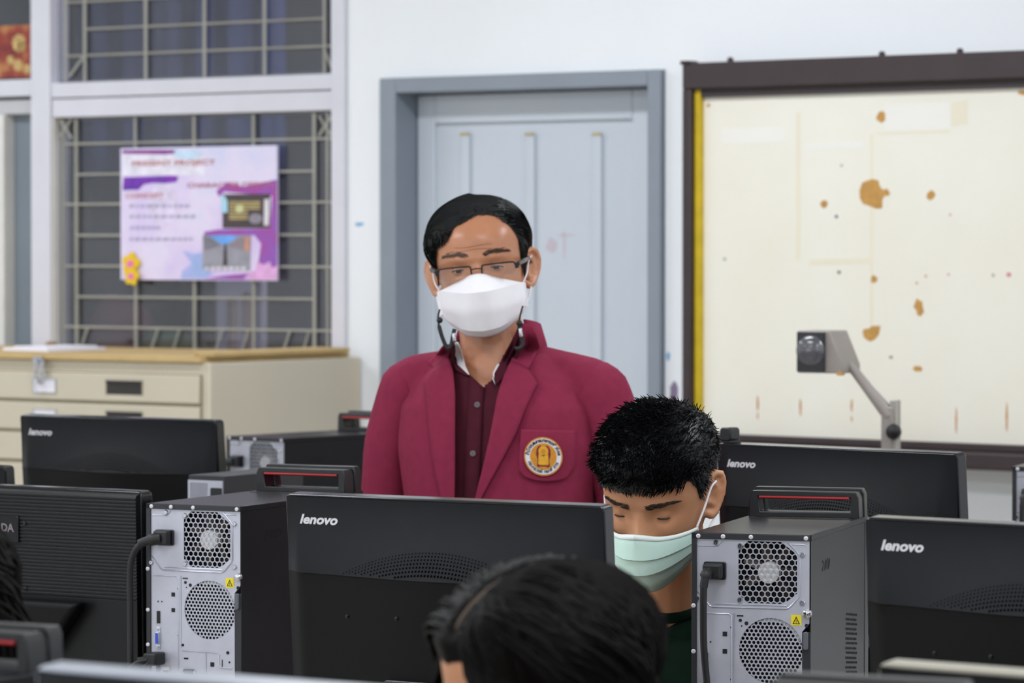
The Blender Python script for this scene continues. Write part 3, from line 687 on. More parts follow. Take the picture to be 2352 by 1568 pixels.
# ================================================================== computers
DESK = .765
TW, TD, THT = .175, .41, .376
def tower_parts(t):
    hx = TW / 2
    def X(u): return u - hx                      # measured from the left edge of the back
    b = MB()                                     # folded steel case: two sides, top, bottom
    b.box(-hx, -hx + .0015, 0, TD - .03, .012, THT, M_case).box(hx - .0015, hx, .002, TD - .03, .012, THT - .008, M_case)
    b.box(-hx, hx, 0, TD - .045, THT - .0015, THT, M_case).box(-hx, hx, .004, TD - .03, .012, .0135, M_case)
    b.build('case', t)
    b = MB(); b.box(hx - .0018, hx + .0012, .0, TD - .03, THT - .0085, THT + .0004, M_case)
    b.build('lid_fold', t, bevel=.001)
    b = MB(); b.box(-hx + .0002, -hx + .008, -.001, .012, .012, THT - .0005, M_caseframe)
    b.box(-hx + .0002, hx - .0005, -.001, .012, THT - .0085, THT - .0005, M_caseframe).box(hx - .0125, hx - .0002, .0012, .012, .012, .237, M_caseframe)
    b.build('rear_edge', t, bevel=.0006)
    # back plate with real openings
    octo = [(X(.083), .3655), (X(.131), .3655), (X(.152), .350), (X(.155), .344), (X(.155), .292), (X(.140), .280), (X(.131), .2765), (X(.083), .2765), (X(.069), .289), (X(.069), .352)]
    fan = [(X(.117) + .047 * math.cos(a), .209 + .047 * math.sin(a)) for a in np.linspace(0, 2 * PI, 40)[:-1]]
    fan = [(min(x, X(.1625)), z) for x, z in fan]
    outer = [(-hx + .0075, .014), (hx - .0125, .014), (hx - .0125, .2375), (hx - .002, .250), (hx - .002, THT - .0083), (-hx + .0075, THT - .0083)]
    b = MB(); plate_with_holes(b, outer, [octo, fan], .0014, .0026, M_steel); b.build('back_plate', t)
    ins = lambda x, z: X(.064) < x < X(.160) and .272 < z < .3685
    b = MB(); honeycomb(b, X(.112), .3205, ins, .0088, .0042, .0029, .0038, M_steel); b.build('honeycomb_vent', t)
    insf = lambda x, z: math.hypot(x - X(.117), z - .209) < .0505 and x < X(.166)
    b = MB(); honeycomb(b, X(.117), .209, insf, .0064, .0024, .0029, .0038, M_steel, sides=12); b.build('fan_vent', t)
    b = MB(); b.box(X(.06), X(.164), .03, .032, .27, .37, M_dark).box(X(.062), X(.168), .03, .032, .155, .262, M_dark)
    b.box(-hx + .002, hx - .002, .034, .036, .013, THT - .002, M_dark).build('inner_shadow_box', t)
    f = MB().lathe([(.0155, 0), (.0155, .02)], M_hub, 24, Matrix.Translation((X(.112), .026, .3205)) @ Matrix.Rotation(PI / 2, 4, 'X')).build('fan_hub', t, smooth=40)
    bl = MB()
    for i in range(7):
        a = 2 * PI * i / 7
        bl.box(.014, .042, -.001, .001, -.007, .007, mat('fan_blade', '4a4038', .5), Matrix.Translation((X(.112), .022, .3205)) @ Matrix.Rotation(a, 4, 'Y') @ Matrix.Rotation(.5, 4, 'X'))
    bl.build('fan_blades', f)
    MB().prism([(X(.117) + r * math.cos(a), .209 + r * math.sin(a)) for r, A in ((.046, np.linspace(.35, 1.9, 16)), (.041, np.linspace(1.9, .35, 16))) for a in A], .006, .010, mat('white_fan_ring', 'eeeef2', .4)).build('case_fan', t)
    # pressed ridges
    def ridge(pts, r=.0013, y=.0012):
        MB().tube([(X(u), y, z) for u, z in pts], r, M_steel2, 6).build('ridge', t, smooth=60)
    ridge([(.009, .292), (.013, .288), (.027, .2715), (.031, .270), (.1395, .270), (.1445, .2725), (.157, .286), (.159, .290), (.159, .346), (.155, .352), (.141, .366)])
    ridge([(.033, .2745), (.14, .2745)], .0009)
    ridge([(.012, .2605), (.055, .2605), (.059, .257), (.059, .02)], .0009)
    ridge([(.063, .262), (.063, .147), (.066, .143), (.131, .142), (.134, .139), (.134, .122), (.137, .119), (.158, .118)], .0013)
    ridge([(.11, .141), (.11, .09)], .0009)
    ridge([(.144, .3625), (.166, .3625), (.168, .360)], .0009)
    ridge([(.0085, .3575), (.038, .3575), (.043, .3625), (.0455, .3665)], .0007)
    # holes, slots
    b = MB()
    for u, z, r in ((.081, .2475, .0028), (.072, .2515, .0024), (.074, .2435, .0011), (.067, .151, .0024), (.150, .1425, .0028), (.153, .1275, .0016), (.169, .2465, .0028)):
        b.prism(circ(X(u), z, r, 12), .0008, .0016, M_dark)
    for u0, u1, z0, z1 in ((.046, .0525, .228, .2345), (.046, .0525, .203, .2095), (.067, .0765, .257, .259), (.069, .077, .1285, .131), (.118, .125, .119, .126), (.139, .1405, .119, .131), (.0572, .0584, .240, .242), (.0572, .0584, .165, .167), (.118, .125, .092, .0945)):
        b.box(X(u0), X(u1), .0008, .0016, z0, z1, M_dark)
    b.box(X(.0195), X(.0225), .0008, .0016, .2185, .2193, M_dark).box(X(.0206), X(.0214), .0008, .0016, .2173, .2205, M_dark).prism(circ(X(.028), .219, .0012, 8), .0008, .0016, M_dark)
    b.build('punched_holes', t)
    # connectors
    s = MB(); s.prism(rrect(X(.0185), X(.0515), .3095, .335, .003), -.004, .002, M_blackp).build('power_socket', t, bevel=.001)
    MB().box(X(.0195), X(.0245), -.001, .002, .184, .2035, M_black).build('display_port', t)
    v = MB(); v.box(X(.017), X(.0255), -.0005, .002, .143, .178, M_steel2)
    v.box(X(.0185), X(.0245), -.004, .0, .1505, .1695, M_steel2).build('vga_port', t, bevel=.0005)
    MB().box(X(.0188), X(.0238), -.0046, -.003, .1515, .1685, M_blue).build('vga_insert', t)
    for z in (.1465, .1745): MB().lathe([(.002, 0), (.002, .004)], M_chrome, 6, Matrix.Translation((X(.0213), 0, z)) @ Matrix.Rotation(PI / 2, 4, 'X')).build('port_nut', t)
    b = MB(); b.box(X(.018), X(.024), -.001, .002, .095, .118, M_black).box(X(.03), X(.044), -.002, .002, .098, .115, M_steel2).box(X(.032), X(.042), -.0024, .001, .1, .109, M_black).build('network_port', t)
    MB().box(X(.0405), X(.0435), -.0026, -.001, .111, .114, M_led).build('port_led', t)
    MB().prism([(X(.070), .113), (X(.088), .113), (X(.0865), .104), (X(.0715), .104)], -.004, .002, M_black).build('serial_port', t, bevel=.0008)
    for u in (.068, .0905): MB().lathe([(.002, 0), (.002, .004)], M_chrome, 6, Matrix.Translation((X(u), 0, .1085)) @ Matrix.Rotation(PI / 2, 4, 'X')).build('port_nut', t)
    # rivets and screws
    riv = MB().lathe([(.0033, 0), (.0033, .0014), (.0024, .0022), (.0010, .0022), (.0010, .0016)], mat('rivet_zinc', 'd8d6dc', .35, metal=.3), 12, Matrix.Rotation(PI / 2, 4, 'X'))
    first = riv.build('rivet', t, smooth=50)
    spots = [(X(.0105), THT - .0045), (X(.047), THT - .0045), (X(.088), THT - .0045), (X(.1685), THT - .0045), (X(.0035), .271), (X(.0035), .205), (X(.0035), .149), (X(.0035), .09)]
    for k, (x, z) in enumerate(spots):
        o = first if k == 0 else copy_part(first, t)
        o.location = (x, -.001, z)
    sc = MB().lathe([(.0042, 0), (.0042, .0012), (.0030, .0026), (.0012, .0026), (.0012, .0018)], M_chrome, 12, Matrix.Rotation(PI / 2, 4, 'X'))
    first = sc.build('screw', t, smooth=50)
    for k, (x, z) in enumerate([(X(.036), .3625), (X(.163), .348), (X(.163), .2795), (X(.0085), .281), (X(.0715), .3585), (X(.0715), .281)]):
        o = first if k == 0 else copy_part(first, t)
        o.location = (x, .0014, z)
    MB().lathe([(.0065, 0), (.0065, .006), (.003, .008)], M_chrome, 16, Matrix.Translation((X(.1705), .0014, .264)) @ Matrix.Rotation(PI / 2, 4, 'X')).build('thumbscrew', t, smooth=40)
    MB().prism(rrect(X(.165), X(.172), .212, .238, .003), -.004, .0015, mat('grey_lever', '5c5e66', .5)).build('lock_lever', t, bevel=.001)
    # warning label
    lb = MB().box(X(.1465), X(.1615), .0009, .0016, .2465, .2615, M_warn).build('warning_label', t)
    tr = MB(); plate_with_holes(tr, [(X(.1485), .2485), (X(.1595), .2485), (X(.154), .2595)], [[(X(.1503), .2495), (X(.1577), .2495), (X(.154), .2570)]], .0006, .0012, M_black)
    tr.box(X(.1536), X(.1544), .0006, .0012, .2515, .2548, M_black).prism(circ(X(.154), .2505, .0006, 8), .0006, .0012, M_black).build('warning_triangle', lb)
    # right side: embossed marking and dimpled vent
    sd = MB()
    vs, fs = text_geo('2.010', .024, .0004, .0, .3)
    sd.add(vs, fs, M_case, Matrix.Translation((hx + .0001, .075, .318)) @ Matrix(((0, 0, 1, 0), (1, 0, 0, 0), (0, 1, 0, 0), (0, 0, 0, 1))))
    sd.build('embossed_mark', t)
    sd = MB()
    for i in range(9):
        for j in range(26):
            y = .245 + i * .009 + (.0045 if j & 1 else 0); z = .06 + j * .0072 - i * .001
            sd.add([(hx, y - .003, z), (hx, y + .003, z), (hx, y, z + .0026), (hx, y, z - .0026), (hx + .0016, y, z)], [(0, 3, 4), (3, 1, 4), (1, 2, 4), (2, 0, 4)], M_case)
    o = sd.build('side_vent_dimples', t); o['kind'] = 'stuff'
    # front bezel with carrying handle
    fz = MB()
    fz.prism(rrect(-hx - .001, hx + .001, .012, THT + .003, .006), TD - .03, TD, M_blackp).build('front_bezel', t, bevel=.003)
    hd = MB()
    out = lambda s, h: [(-hx * s, THT - .004), (-hx * s * .985, THT + h - .008), (-hx * s * .94, THT + h), (hx * s * .94, THT + h), (hx * s * .985, THT + h - .008), (hx * s, THT - .004)]
    hole = [(-hx + .020, THT + .0075), (hx - .015, THT + .0075), (hx - .0155, THT + .0305), (-hx + .0165, THT + .0305)]
    plate_with_holes(hd, out(.985, .039), [hole], TD - .062, TD - .03, M_blackp)
    plate_with_holes(hd, out(1.01, .043), [[(x * .97, z - .001) for x, z in hole]], TD - .03, TD - .008, M_blackp)
    h = hd.build('handle', t, bevel=.0015)
    MB().tube([(-hx + .0185, TD - .0625, THT + .0295), (hx - .017, TD - .0625, THT + .0295)], .0022, M_red, 8).build('red_grip', h, smooth=60)
    MB().box(-hx + .012, hx - .012, TD - .1, TD - .01, THT - .003, THT + .0008, M_blackp).build('handle_foot', h)
    for sx in (-.07, .07):
        for sy in (.04, TD - .06): MB().lathe([(.012, 0), (.014, .004), (.014, .0125)], M_rubber, 12, Matrix.Translation((sx, sy, 0))).build('foot', t)
proto = None
TOWERS = []
def tower(loc, yaw, label):
    global proto
    t = empty('tower_computer', loc, -math.radians(yaw), label, 'computer', 'grey tower computers with carrying handles')
    if proto is None:
        tower_parts(t); proto = t
    else:
        for ch in list(proto.children): copy_part(ch, t)
    TOWERS.append((t, yaw)); return t
def at_z(px, py, z):
    r = ray(px, py); return CAM + r * ((z - CAM.z) / r.z)
def tower_at(px, py, yaw, label, which='R', z=DESK + THT):
    """(px,py) is the back top corner on side which"""
    c = at_z(px, py, z); a = math.radians(yaw); u = Vector((math.cos(a), -math.sin(a), 0))
    c = c + u * (TW / 2) * (-1 if which == 'R' else 1)
    return tower(Vector((c.x, c.y, z - THT)), yaw, label)
t_right = tower_at(1862, 1229, 17, 'nearest tower computer, rear panel with black power plug, beside the masked student')
t_left = tower_at(553, 1163, 26, 'tower computer standing between the ribbed black monitor and the centre monitor')
t_back = tower_at(652, 1007, 41, 'tower computer in the back row in front of the cream cabinet')
t_far = tower_at(2325, 1071, 20, 'tower computer cut by the right edge of the picture', 'L')
# foreground towers: only their handles show
def tower_handle(px, py, yaw, label, z):
    """(px,py): top right corner of the handle"""
    c = at_z(px, py, z + THT + .043); a = math.radians(yaw)
    u = Vector((math.cos(a), -math.sin(a), 0)); v = Vector((math.sin(a), math.cos(a), 0))
    c = c - u * TW / 2 - v * (TD - .045); return tower(Vector((c.x, c.y, z)), yaw, label)
t_fl = tower_handle(92, 1443, 30, 'blurred tower handle with red grip in the lower left foreground', DESK)
t_fr = tower_handle(2215, 1572, 24, 'blurred tower handle in the lower right foreground', DESK)

# ------------------------------------------------------------------ power cords
def bez(pts, n=10):
    """smooth curve through points (Catmull-Rom)"""
    p = [Vector(q) for q in pts]; p = [2 * p[0] - p[1]] + p + [2 * p[-1] - p[-2]]; out = []
    for i in range(1, len(p) - 2):
        for k in range(n):
            t = k / n; a, b, c_, d = p[i - 1], p[i], p[i + 1], p[i + 2]
            out.append(.5 * ((2 * b) + (c_ - a) * t + (2 * a - 5 * b + 4 * c_ - d) * t * t + (3 * b - a - 3 * c_ + d) * t ** 3))
    out.append(p[-2]); return out
def cord(t, mode, label):
    k = empty('power_cord', t.location, t.rotation_euler.z, label, 'cable', 'black power cords')
    x, z = .035 - TW / 2, .3225
    if mode == 'down':
        MB().prism(rrect(x - .0135, x + .0135, z - .0105, z + .0105, .003), -.024, -.0045, M_rubber).build('plug', k, bevel=.003)
        MB().tube(bez([(x - .004, -.02, z), (x - .006, -.033, z - .006), (x - .008, -.036, z - .022)], 5), [.0085] * 6 + [.006] * 5, M_rubber, 10).build('strain_relief', k, smooth=60)
        pts = [(x - .008, -.036, z - .018), (x - .0085, -.036, z - .05), (x - .009, -.03, z - .11), (x - .004, -.026, z - .18), (x - .001, -.03, z - .26), (x + .0, -.03, .02), (x - .02, -.02, .006), (x - .05, .02, .006)]
    else:
        MB().prism(rrect(x - .0125, x + .0145, z - .0115, z + .0115, .003), -.018, -.0045, M_rubber).build('plug', k, bevel=.003)
        MB().tube(bez([(x, -.013, z - .001), (x - .018, -.02, z - .004), (x - .034, -.022, z - .010)], 5), [.010] * 5 + [.0075] * 6, M_rubber, 10).build('strain_relief', k, smooth=60)
        pts = [(x - .03, -.022, z - .009), (x - .043, -.022, z - .022), (x - .053, -.02, z - .05), (x - .056, -.016, z - .11), (x - .057, -.014, z - .2), (x - .055, -.015, .03), (x - .07, -.01, .006), (x - .09, .02, .006)]
    MB().tube(bez(pts), .0052, M_rubber, 10).build('cable', k, smooth=60)
    return k
cord(t_right, 'down', 'power cord hanging straight down from the nearest tower computer')
cord(t_left, 'side', 'power cord bending left from the tower beside the ribbed monitor')
cord(t_back, 'side', 'power cord of the tower in the back row')
cord(t_far, 'down', 'power cord of the tower cut by the right picture edge')
# video plug on the left tower
vk = empty('video_cable', t_left.location, t_left.rotation_euler.z, 'black video cable with screw plug on the left tower back', 'cable')
x = .0213 - TW / 2
MB().box(x - .007, x + .016, -.035, -.002, .119, .139, M_rubber).build('plug', vk, bevel=.003)
for s in (0, .011): MB().tube([(x - .004 + s, -.03, .13), (x - .016 + s, -.036, .128 - s)], .004, M_rubber, 8).build('plug_screw', vk, smooth=60)
MB().tube(bez([(x, -.033, .128), (x - .016, -.042, .122), (x - .03, -.042, .1), (x - .033, -.035, .04), (x - .05, -.02, .005)]), .0045, M_rubber, 8).build('cable', vk, smooth=60)

# ------------------------------------------------------------------ monitors
def sst(a, b, x):
    t = min(1, max(0, (x - a) / (b - a))); return t * t * (3 - 2 * t)
MW = .498
def monitor_base(t, hp, zb, T, w):
    MB().prism(rrect(-.045, .045, .02, zb + .09, .01), .012, .035, M_monitor2).build('neck', t, bevel=.004)
    b = MB().lathe([(.12, 0), (.12, .008), (.1, .014), (.03, .022)], M_monitor2, 32); b.v = [(v[0], v[1] * .8 + .03, v[2]) for v in b.v]
    b.build('base', t, smooth=40)
def make_monitor(t, top=.45, w=MW, tilt=4.6, bz=M_bezel):
    hp = .315; zb = top / math.cos(math.radians(tilt)) - hp
    T = Matrix.Rotation(math.radians(tilt), 4, 'X') @ Matrix.Translation((0, 0, zb))
    hw = w / 2
    b = MB(); b.prism(rrect(-hw, hw, 0, hp, .008), 0, .026, bz, T); b.build('bezel', t, bevel=.0025)
    MB().box(-hw + .012, hw - .012, .0255, .0268, .02, hp - .012, mat('dark_screen', '0a0b10', .2), T).build('screen', t)
    zl = hp - .105
    def bulge(x, z):
        g = math.exp(-(x / .17) ** 2)
        u = sst(hp, zl, z) if z > zl else 1
        edge = sst(hw, hw - .03, abs(x)) 
        y = (.004 + .010 * u) * edge + .026 * g * (((hp - z) / (hp - zl)) ** 2.2 if z > zl else 1)
        if z <= zl: y = (.012 * edge + .026 * g) * sst(-.01, .05, z)
        return -y
    rows = []; zs = list(np.linspace(hp - .003, zl + .0005, 24)); xs = np.linspace(-hw + .002, hw - .002, 56)
    for z in zs: rows.append([(x, bulge(x, z), z) for x in xs])
    b = MB(); b.grid(rows, M_monitor, T); b.build('back_cover', t, smooth=60)
    rows = [[(x, bulge(x, zl + .0005), zl + .0005) for x in xs]]
    for z in np.linspace(zl - .0015, .003, 16): rows.append([(x, bulge(x, z), z) for x in xs])
    MB().grid(rows, M_monitor2, T).build('lower_cover', t, smooth=40)
    # arched field of vent holes
    b = MB(); o3 = lambda x, z: Vector((x, bulge(x, z) - .0004, z))
    for r in range(10):
        zc = zl + .036 - r * .0040 - .00012 * r * r
        x = -.2
        while x < .2:
            z = zc - .04 * (x / .17) ** 2 * (1.15 - .02 * r)
            if z > zl + .003:
                rad = (.0011 + .00013 * r) * (1 - .35 * abs(x) / .2)
                p = [(x + rad * math.cos(a), z + rad * math.sin(a)) for a in np.linspace(0, 2 * PI, 7)[:-1]]
                b.add([o3(*q_) for q_ in p], [tuple(range(6))], mat('vent_black', '030304', .9, spec=.02), T)
            x += .0052
    o = b.build('vent_holes', t); o['kind'] = 'stuff'
    vs, fs = text_geo('lenovo', 1, .0, .035, .22); X = max(v[0] for v in vs); Hh = max(v[1] for v in vs)
    b = MB(); yb = bulge(-hw + .06, hp - .035) - .0009
    vs2 = [(v[0] / X * .062 - hw + .027, 0, v[1] / Hh * .0125 + hp - .0385) for v in vs]
    vs2 = [(v[0], bulge(v[0], v[2]) - .0009, v[2]) for v in vs2]
    b.add(vs2, fs, M_logo, T).build('logo_lettering', t)
    for x, z in ((-.14, .155), (-.055, .158), (-.175, .05), (-.05, .048)):
        MB().lathe([(.0028, 0), (.0028, .0015), (.001, .002)], M_blackg, 10, T @ Matrix.Translation((x, bulge(x, z), z)) @ Matrix.Rotation(PI / 2, 4, 'X')).build('screw_cap', t)
    MB().prism(rrect(-.075, .065, -.02, .075, .006), -.045, -.01, M_blackg, T).build('stand_plate', t, bevel=.002)
    monitor_base(t, hp, zb, T, w)
mproto = {}
def monitor(px, py, yaw, label, which='L', top=.45, z=DESK, w=MW, tilt=4.6, bz=M_bezel):
    c = at_z(px, py, z + top); a = math.radians(yaw)
    u = Vector((math.cos(a), -math.sin(a), 0)); v = Vector((math.sin(a), math.cos(a), 0))
    base = c + u * (w / 2) * (1 if which == 'L' else -1) + v * (math.tan(math.radians(tilt)) * top)
    t = empty('computer_monitor', Vector((base.x, base.y, z)), -a, label, 'monitor', 'black monitors seen from behind')
    if (top, bz.name) not in mproto:
        make_monitor(t, top, w, tilt, bz); mproto[(top, bz.name)] = t
    else:
        for ch in list(mproto[(top, bz.name)].children): copy_part(ch, t)
    return t
MON = []
MON.append(monitor(655, 1133, 30.4, 'large black monitor in the centre, back cover hiding the teacher below the chest'))
MON.append(monitor(45, 952, 33, 'black monitor in front of the cream plan cabinet drawers'))
MON.append(monitor(1645, 1017, 41, 'black monitor in the back row under the board, right of the student'))
MON.append(monitor(1985, 1187, 37, 'black monitor with large logo at the right picture edge'))
MON.append(monitor(80, 1528, 33, 'blurred monitor top edge along the lower left foreground', bz=mat('silver_bezel', 'a7abb6', .3, var=.04)))
MON.append(monitor(2016, 1521, 36, 'blurred monitor top edge in the lower right foreground', top=.40, bz=mat('beige_bezel', 'a09a8c', .35, var=.04)))
MON.append(monitor(12, 1072, 33, 'black monitor whose rounded corner shows at the left picture edge', which='R', top=.385))
# ribbed monitor on the left
def ribbed(px, py, yaw, label):
    w = .5; top = .385; tilt = 1.0; hp = .345; zb = top / math.cos(math.radians(tilt)) - hp
    c0 = at_z(px, py, DESK + top); a = math.radians(yaw); u = Vector((math.cos(a), -math.sin(a), 0)); v = Vector((math.sin(a), math.cos(a), 0))
    base = c0 - u * w / 2 + v * math.tan(math.radians(tilt)) * top
    t = empty('computer_monitor', Vector((base.x, base.y, DESK)), -a, label, 'monitor')
    T = Matrix.Rotation(math.radians(tilt), 4, 'X') @ Matrix.Translation((0, 0, zb)); hw = w / 2
    MB().prism(rrect(-hw, hw, 0, hp, .01), 0, .03, M_bezel, T).build('bezel', t, bevel=.003)
    MB().box(-hw + .012, hw - .012, .0295, .031, .02, hp - .012, mat('dark_screen', '0a0b10', .2), T).build('screen', t)
    prof = [(0, hp - .004), (-.010, hp - .007)]; z = hp - .010; n = 29; st = .170 / n
    for i in range(n):
        z0 = hp - .010 - i * st
        prof += [(-.012, z0), (-.0128, z0 - st * .25), (-.0128, z0 - st * .65), (-.0105, z0 - st * .75), (-.0105, z0 - st * .98)]
    prof += [(-.012, hp - .1815), (-.012, .01), (0, .004)]
    rows = [[(x * (1 if y < -.001 else 1.0), y, z) for x in np.linspace(-hw + .003, hw - .004, 4)] for y, z in prof]
    b = MB(); b.grid(rows, M_ribbed, T)
    for s in (-1, 1):
        b.add([(s * (hw - .0035), y, z) for y, z in prof], [tuple(range(len(prof)))], M_ribbed, T)
    b.build('ribbed_cover', t, smooth=25)
    b = MB(); x0 = -.19; x1 = .15
    b.prism([(x0, hp - .186), (x1, hp - .186), (x1 - .08, .06), (x0 + .08, .06)], -.05, -.012, M_monitor2, T).build('lower_bulge', t, bevel=.01)
    MB().prism(rrect(-.10, .003, hp - .094, hp - .049, .004), -.0155, -.012, M_blackg, T).build('name_plate', t, bevel=.001)
    b = MB(); vs, fs = text_geo('DA', .019, .0003, .0004, 0); X = max(v_[0] for v_ in vs)
    b.add(vs, fs, mat('plate_letters', '7d7378', .5), T @ Matrix.Translation((-.006 - X, -.0162, hp - .0755)) @ TXT); b.build('plate_lettering', t)
    for x, z in ((.015, hp - .06), (.015, hp - .17), (.03, .13)): MB().lathe([(.0035, 0), (.003, .0015), (.001, .002)], M_blackg, 10, T @ Matrix.Translation((x, -.0125 if z > .15 else -.05, z)) @ Matrix.Rotation(PI / 2, 4, 'X')).build('screw_cap', t)
    monitor_base(t, hp, zb, T, w); return t
MON.append(ribbed(326, 1128, 31, 'black monitor with horizontal ribs at the left edge'))
# slim computer in the back row, below the rear monitor
a = math.radians(31); c0 = at_z(430, 1090, 1.135); SH = 1.135 - DESK
sp = empty('slim_computer', Vector((c0.x + .04 * math.cos(a), c0.y - .04 * math.sin(a), DESK)), -a, 'slim black computer with mesh back, between the left rear monitor and tower', 'computer')
MB().box(-.04, .04, .004, .26, .01, SH, M_caseframe).build('case', sp, bevel=.002)
b = MB(); plate_with_holes(b, [(-.0385, .012), (.0385, .012), (.0385, SH - .009), (-.0385, SH - .009)], [[(-.033, SH - .09), (.006, SH - .09), (.006, SH - .014), (-.033, SH - .014)]], .0, .0035, M_steel); b.build('back_plate', sp)
b = MB(); honeycomb(b, -.014, SH - .05, lambda x, z: -.0365 < x < .0095 and SH - .094 < z < SH - .011, .0042, .0016, .001, .003, M_steel); b.build('mesh_vent', sp)
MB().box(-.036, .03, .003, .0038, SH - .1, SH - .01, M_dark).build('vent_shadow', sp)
MB().prism(rrect(.014, .038, SH - .05, SH - .022, .002), -.003, .0, M_blackp).build('power_socket', sp)
for sx in (-.03, .03):
    for sy in (.03, .23): MB().lathe([(.008, 0), (.009, .0105)], M_rubber, 10, Matrix.Translation((sx, sy, 0))).build('foot', sp)
# small camera on top of the rear right monitor
m3 = MON[2]; wc = empty('web_camera', m3.matrix_basis @ Vector((-.232, -.022, .451)), m3.rotation_euler.z, 'small black camera clipped on the rear right monitor corner', 'camera')
MB().prism(rrect(-.012, .012, .002, .026, .006), -.012, .016, M_blackp).build('camera_body', wc, bevel=.003)
MB().box(-.01, .01, -.01, .02, 0, .004, M_blackp).build('camera_clip', wc)

# ------------------------------------------------------------------ desks under every machine
def table(name, loc, yaw, sx, y0, y1, label, group, h=DESK):
    t = empty(name, loc, yaw, label, 'desk', group)
    MB().box(-sx, sx, y0, y1, h - .025, h - .0005, M_desk).build('tabletop', t, bevel=.003)
    for x in (-sx + .03, sx - .03):
        for y in (y0 + .03, y1 - .03): MB().box(x - .015, x + .015, y - .015, y + .015, 0, h - .0252, M_deskleg).build('leg', t)
    MB().box(-sx + .045, sx - .045, y1 - .035, y1 - .025, h - .12, h - .0252, M_deskleg).build('apron', t)
    return t
WHERE = ('the centre monitor', 'the monitor before the plan cabinet', 'the rear right monitor', 'the right edge monitor', 'the lower left foreground monitor', 'the lower right foreground monitor', 'the monitor corner at the left picture edge', 'the ribbed monitor')
for k, (m, wh) in enumerate(zip(MON, WHERE)):
    table('computer_desk', (m.location.x, m.location.y, 0), m.rotation_euler.z, .26, -.1, .28, 'wooden computer desk under ' + wh, 'computer desks')
WHERE = ('the nearest tower beside the student', 'the tower beside the ribbed monitor', 'the back row tower', 'the tower at the right picture edge', 'the lower left foreground tower', 'the lower right foreground tower')
for (t, yaw), wh in zip(TOWERS, WHERE):
    table('side_table', (t.location.x, t.location.y, 0), t.rotation_euler.z, .1, -.05, TD + .02, 'narrow side table carrying ' + wh, 'narrow side tables')

table('side_table', (sp.location.x, sp.location.y, 0), sp.rotation_euler.z, .06, -.04, .27, 'narrow side table carrying the slim computer', None)
# ------------------------------------------------------------------ overhead projector in front of the board
OY = 7.7
po = P(2045, 1030, OY); pj = empty('overhead_projector', (po.x, po.y, 0), -math.radians(28), 'grey overhead projector head on its bent arm before the board', 'projector')
pj.location.z = DESK
L_ = lambda px, py, dy=0: (Matrix.Rotation(math.radians(28), 4, 'Z') @ (P(px, py, OY) - Vector((po.x, po.y, DESK)))) + Vector((0, dy, 0))
h00 = L_(1805, 760); h11 = L_(1885, 858); hr = L_(1932, 840)
zt, zb_, x0, x1 = h00.z, h11.z, h00.x, h11.x
x2t, x2b = L_(1897, 760).x, L_(1935, 850).x
b = MB(); fy = -.05
b.prism([(x0, zt), (x2t, zt), (x2b, zb_ + .018), (x2b, zb_), (x0, zb_)], fy + .006, fy + .1, M_greyplastic)
b.build('head', pj, bevel=.003)
MB().prism([(x0 + .002, zt - .003), (x1, zt - .003), (x1, zb_ + .004), (x0 + .002, zb_ + .003)], fy, fy + .0065, mat('dark_mirror_recess', '16181a', .3)).build('mirror_recess', pj)
cxx, czz = (x0 + x1) / 2 + .001, (zt + zb_) / 2 + .003
MB().lathe([(.032, 0), (.031, .004), (.02, .009), (.004, .011)], M_projlens, 28, Matrix.Translation((cxx, fy, czz)) @ Matrix.Rotation(PI / 2, 4, 'X')).build('lens', pj, smooth=60)
MB().box(x2b - .012, x2b - .002, fy + .0, fy + .02, zb_ - .004, zb_ + .004, mat('orange_clip', 'c99a52', .5)).build('clip', pj)
A0 = L_(1930, 838); A1 = L_(2045, 955)
MB().tube([(A0.x, fy + .05, A0.z), ((A0.x + A1.x) / 2, fy + .045, (A0.z + A1.z) / 2 + .001), (A1.x, .0, A1.z)], [.010, .012, .017], M_greyplastic, 8).build('arm', pj, smooth=50)
q0 = L_(2025, 940); q1 = L_(2072, 1015)
MB().box(q0.x, q1.x - .012, -.014, .014, q1.z - .02, q0.z + .005, M_greyplastic).build('sleeve', pj, bevel=.003)
MB().box(q1.x - .020, q1.x - .002, -.01, .01, .16, L_(2040, 918).z, mat('post_steel', 'a8a49c', .4, metal=.4)).build('post', pj, bevel=.002)
kk = L_(2066, 990)
MB().lathe([(.006, -.01), (.015, .0), (.017, .006), (.015, .014), (.006, .018)], M_blackp, 18, Matrix.Translation((kk.x, -.016, kk.z)) @ Matrix.Rotation(PI / 2, 4, 'X')).build('focus_knob', pj, smooth=50)
MB().prism(rrect(-.2, .16, .0, .17, .01), -.16, .2, M_greyplastic).build('body', pj, bevel=.006)
MB().box(-.16, .12, -.13, .15, .1702, .175, mat('projector_stage', 'd8dce0', .1)).build('glass_stage', pj)
table('projector_table', (pj.location.x, pj.location.y, 0), pj.rotation_euler.z, .3, -.22, .26, 'small table under the overhead projector', None)

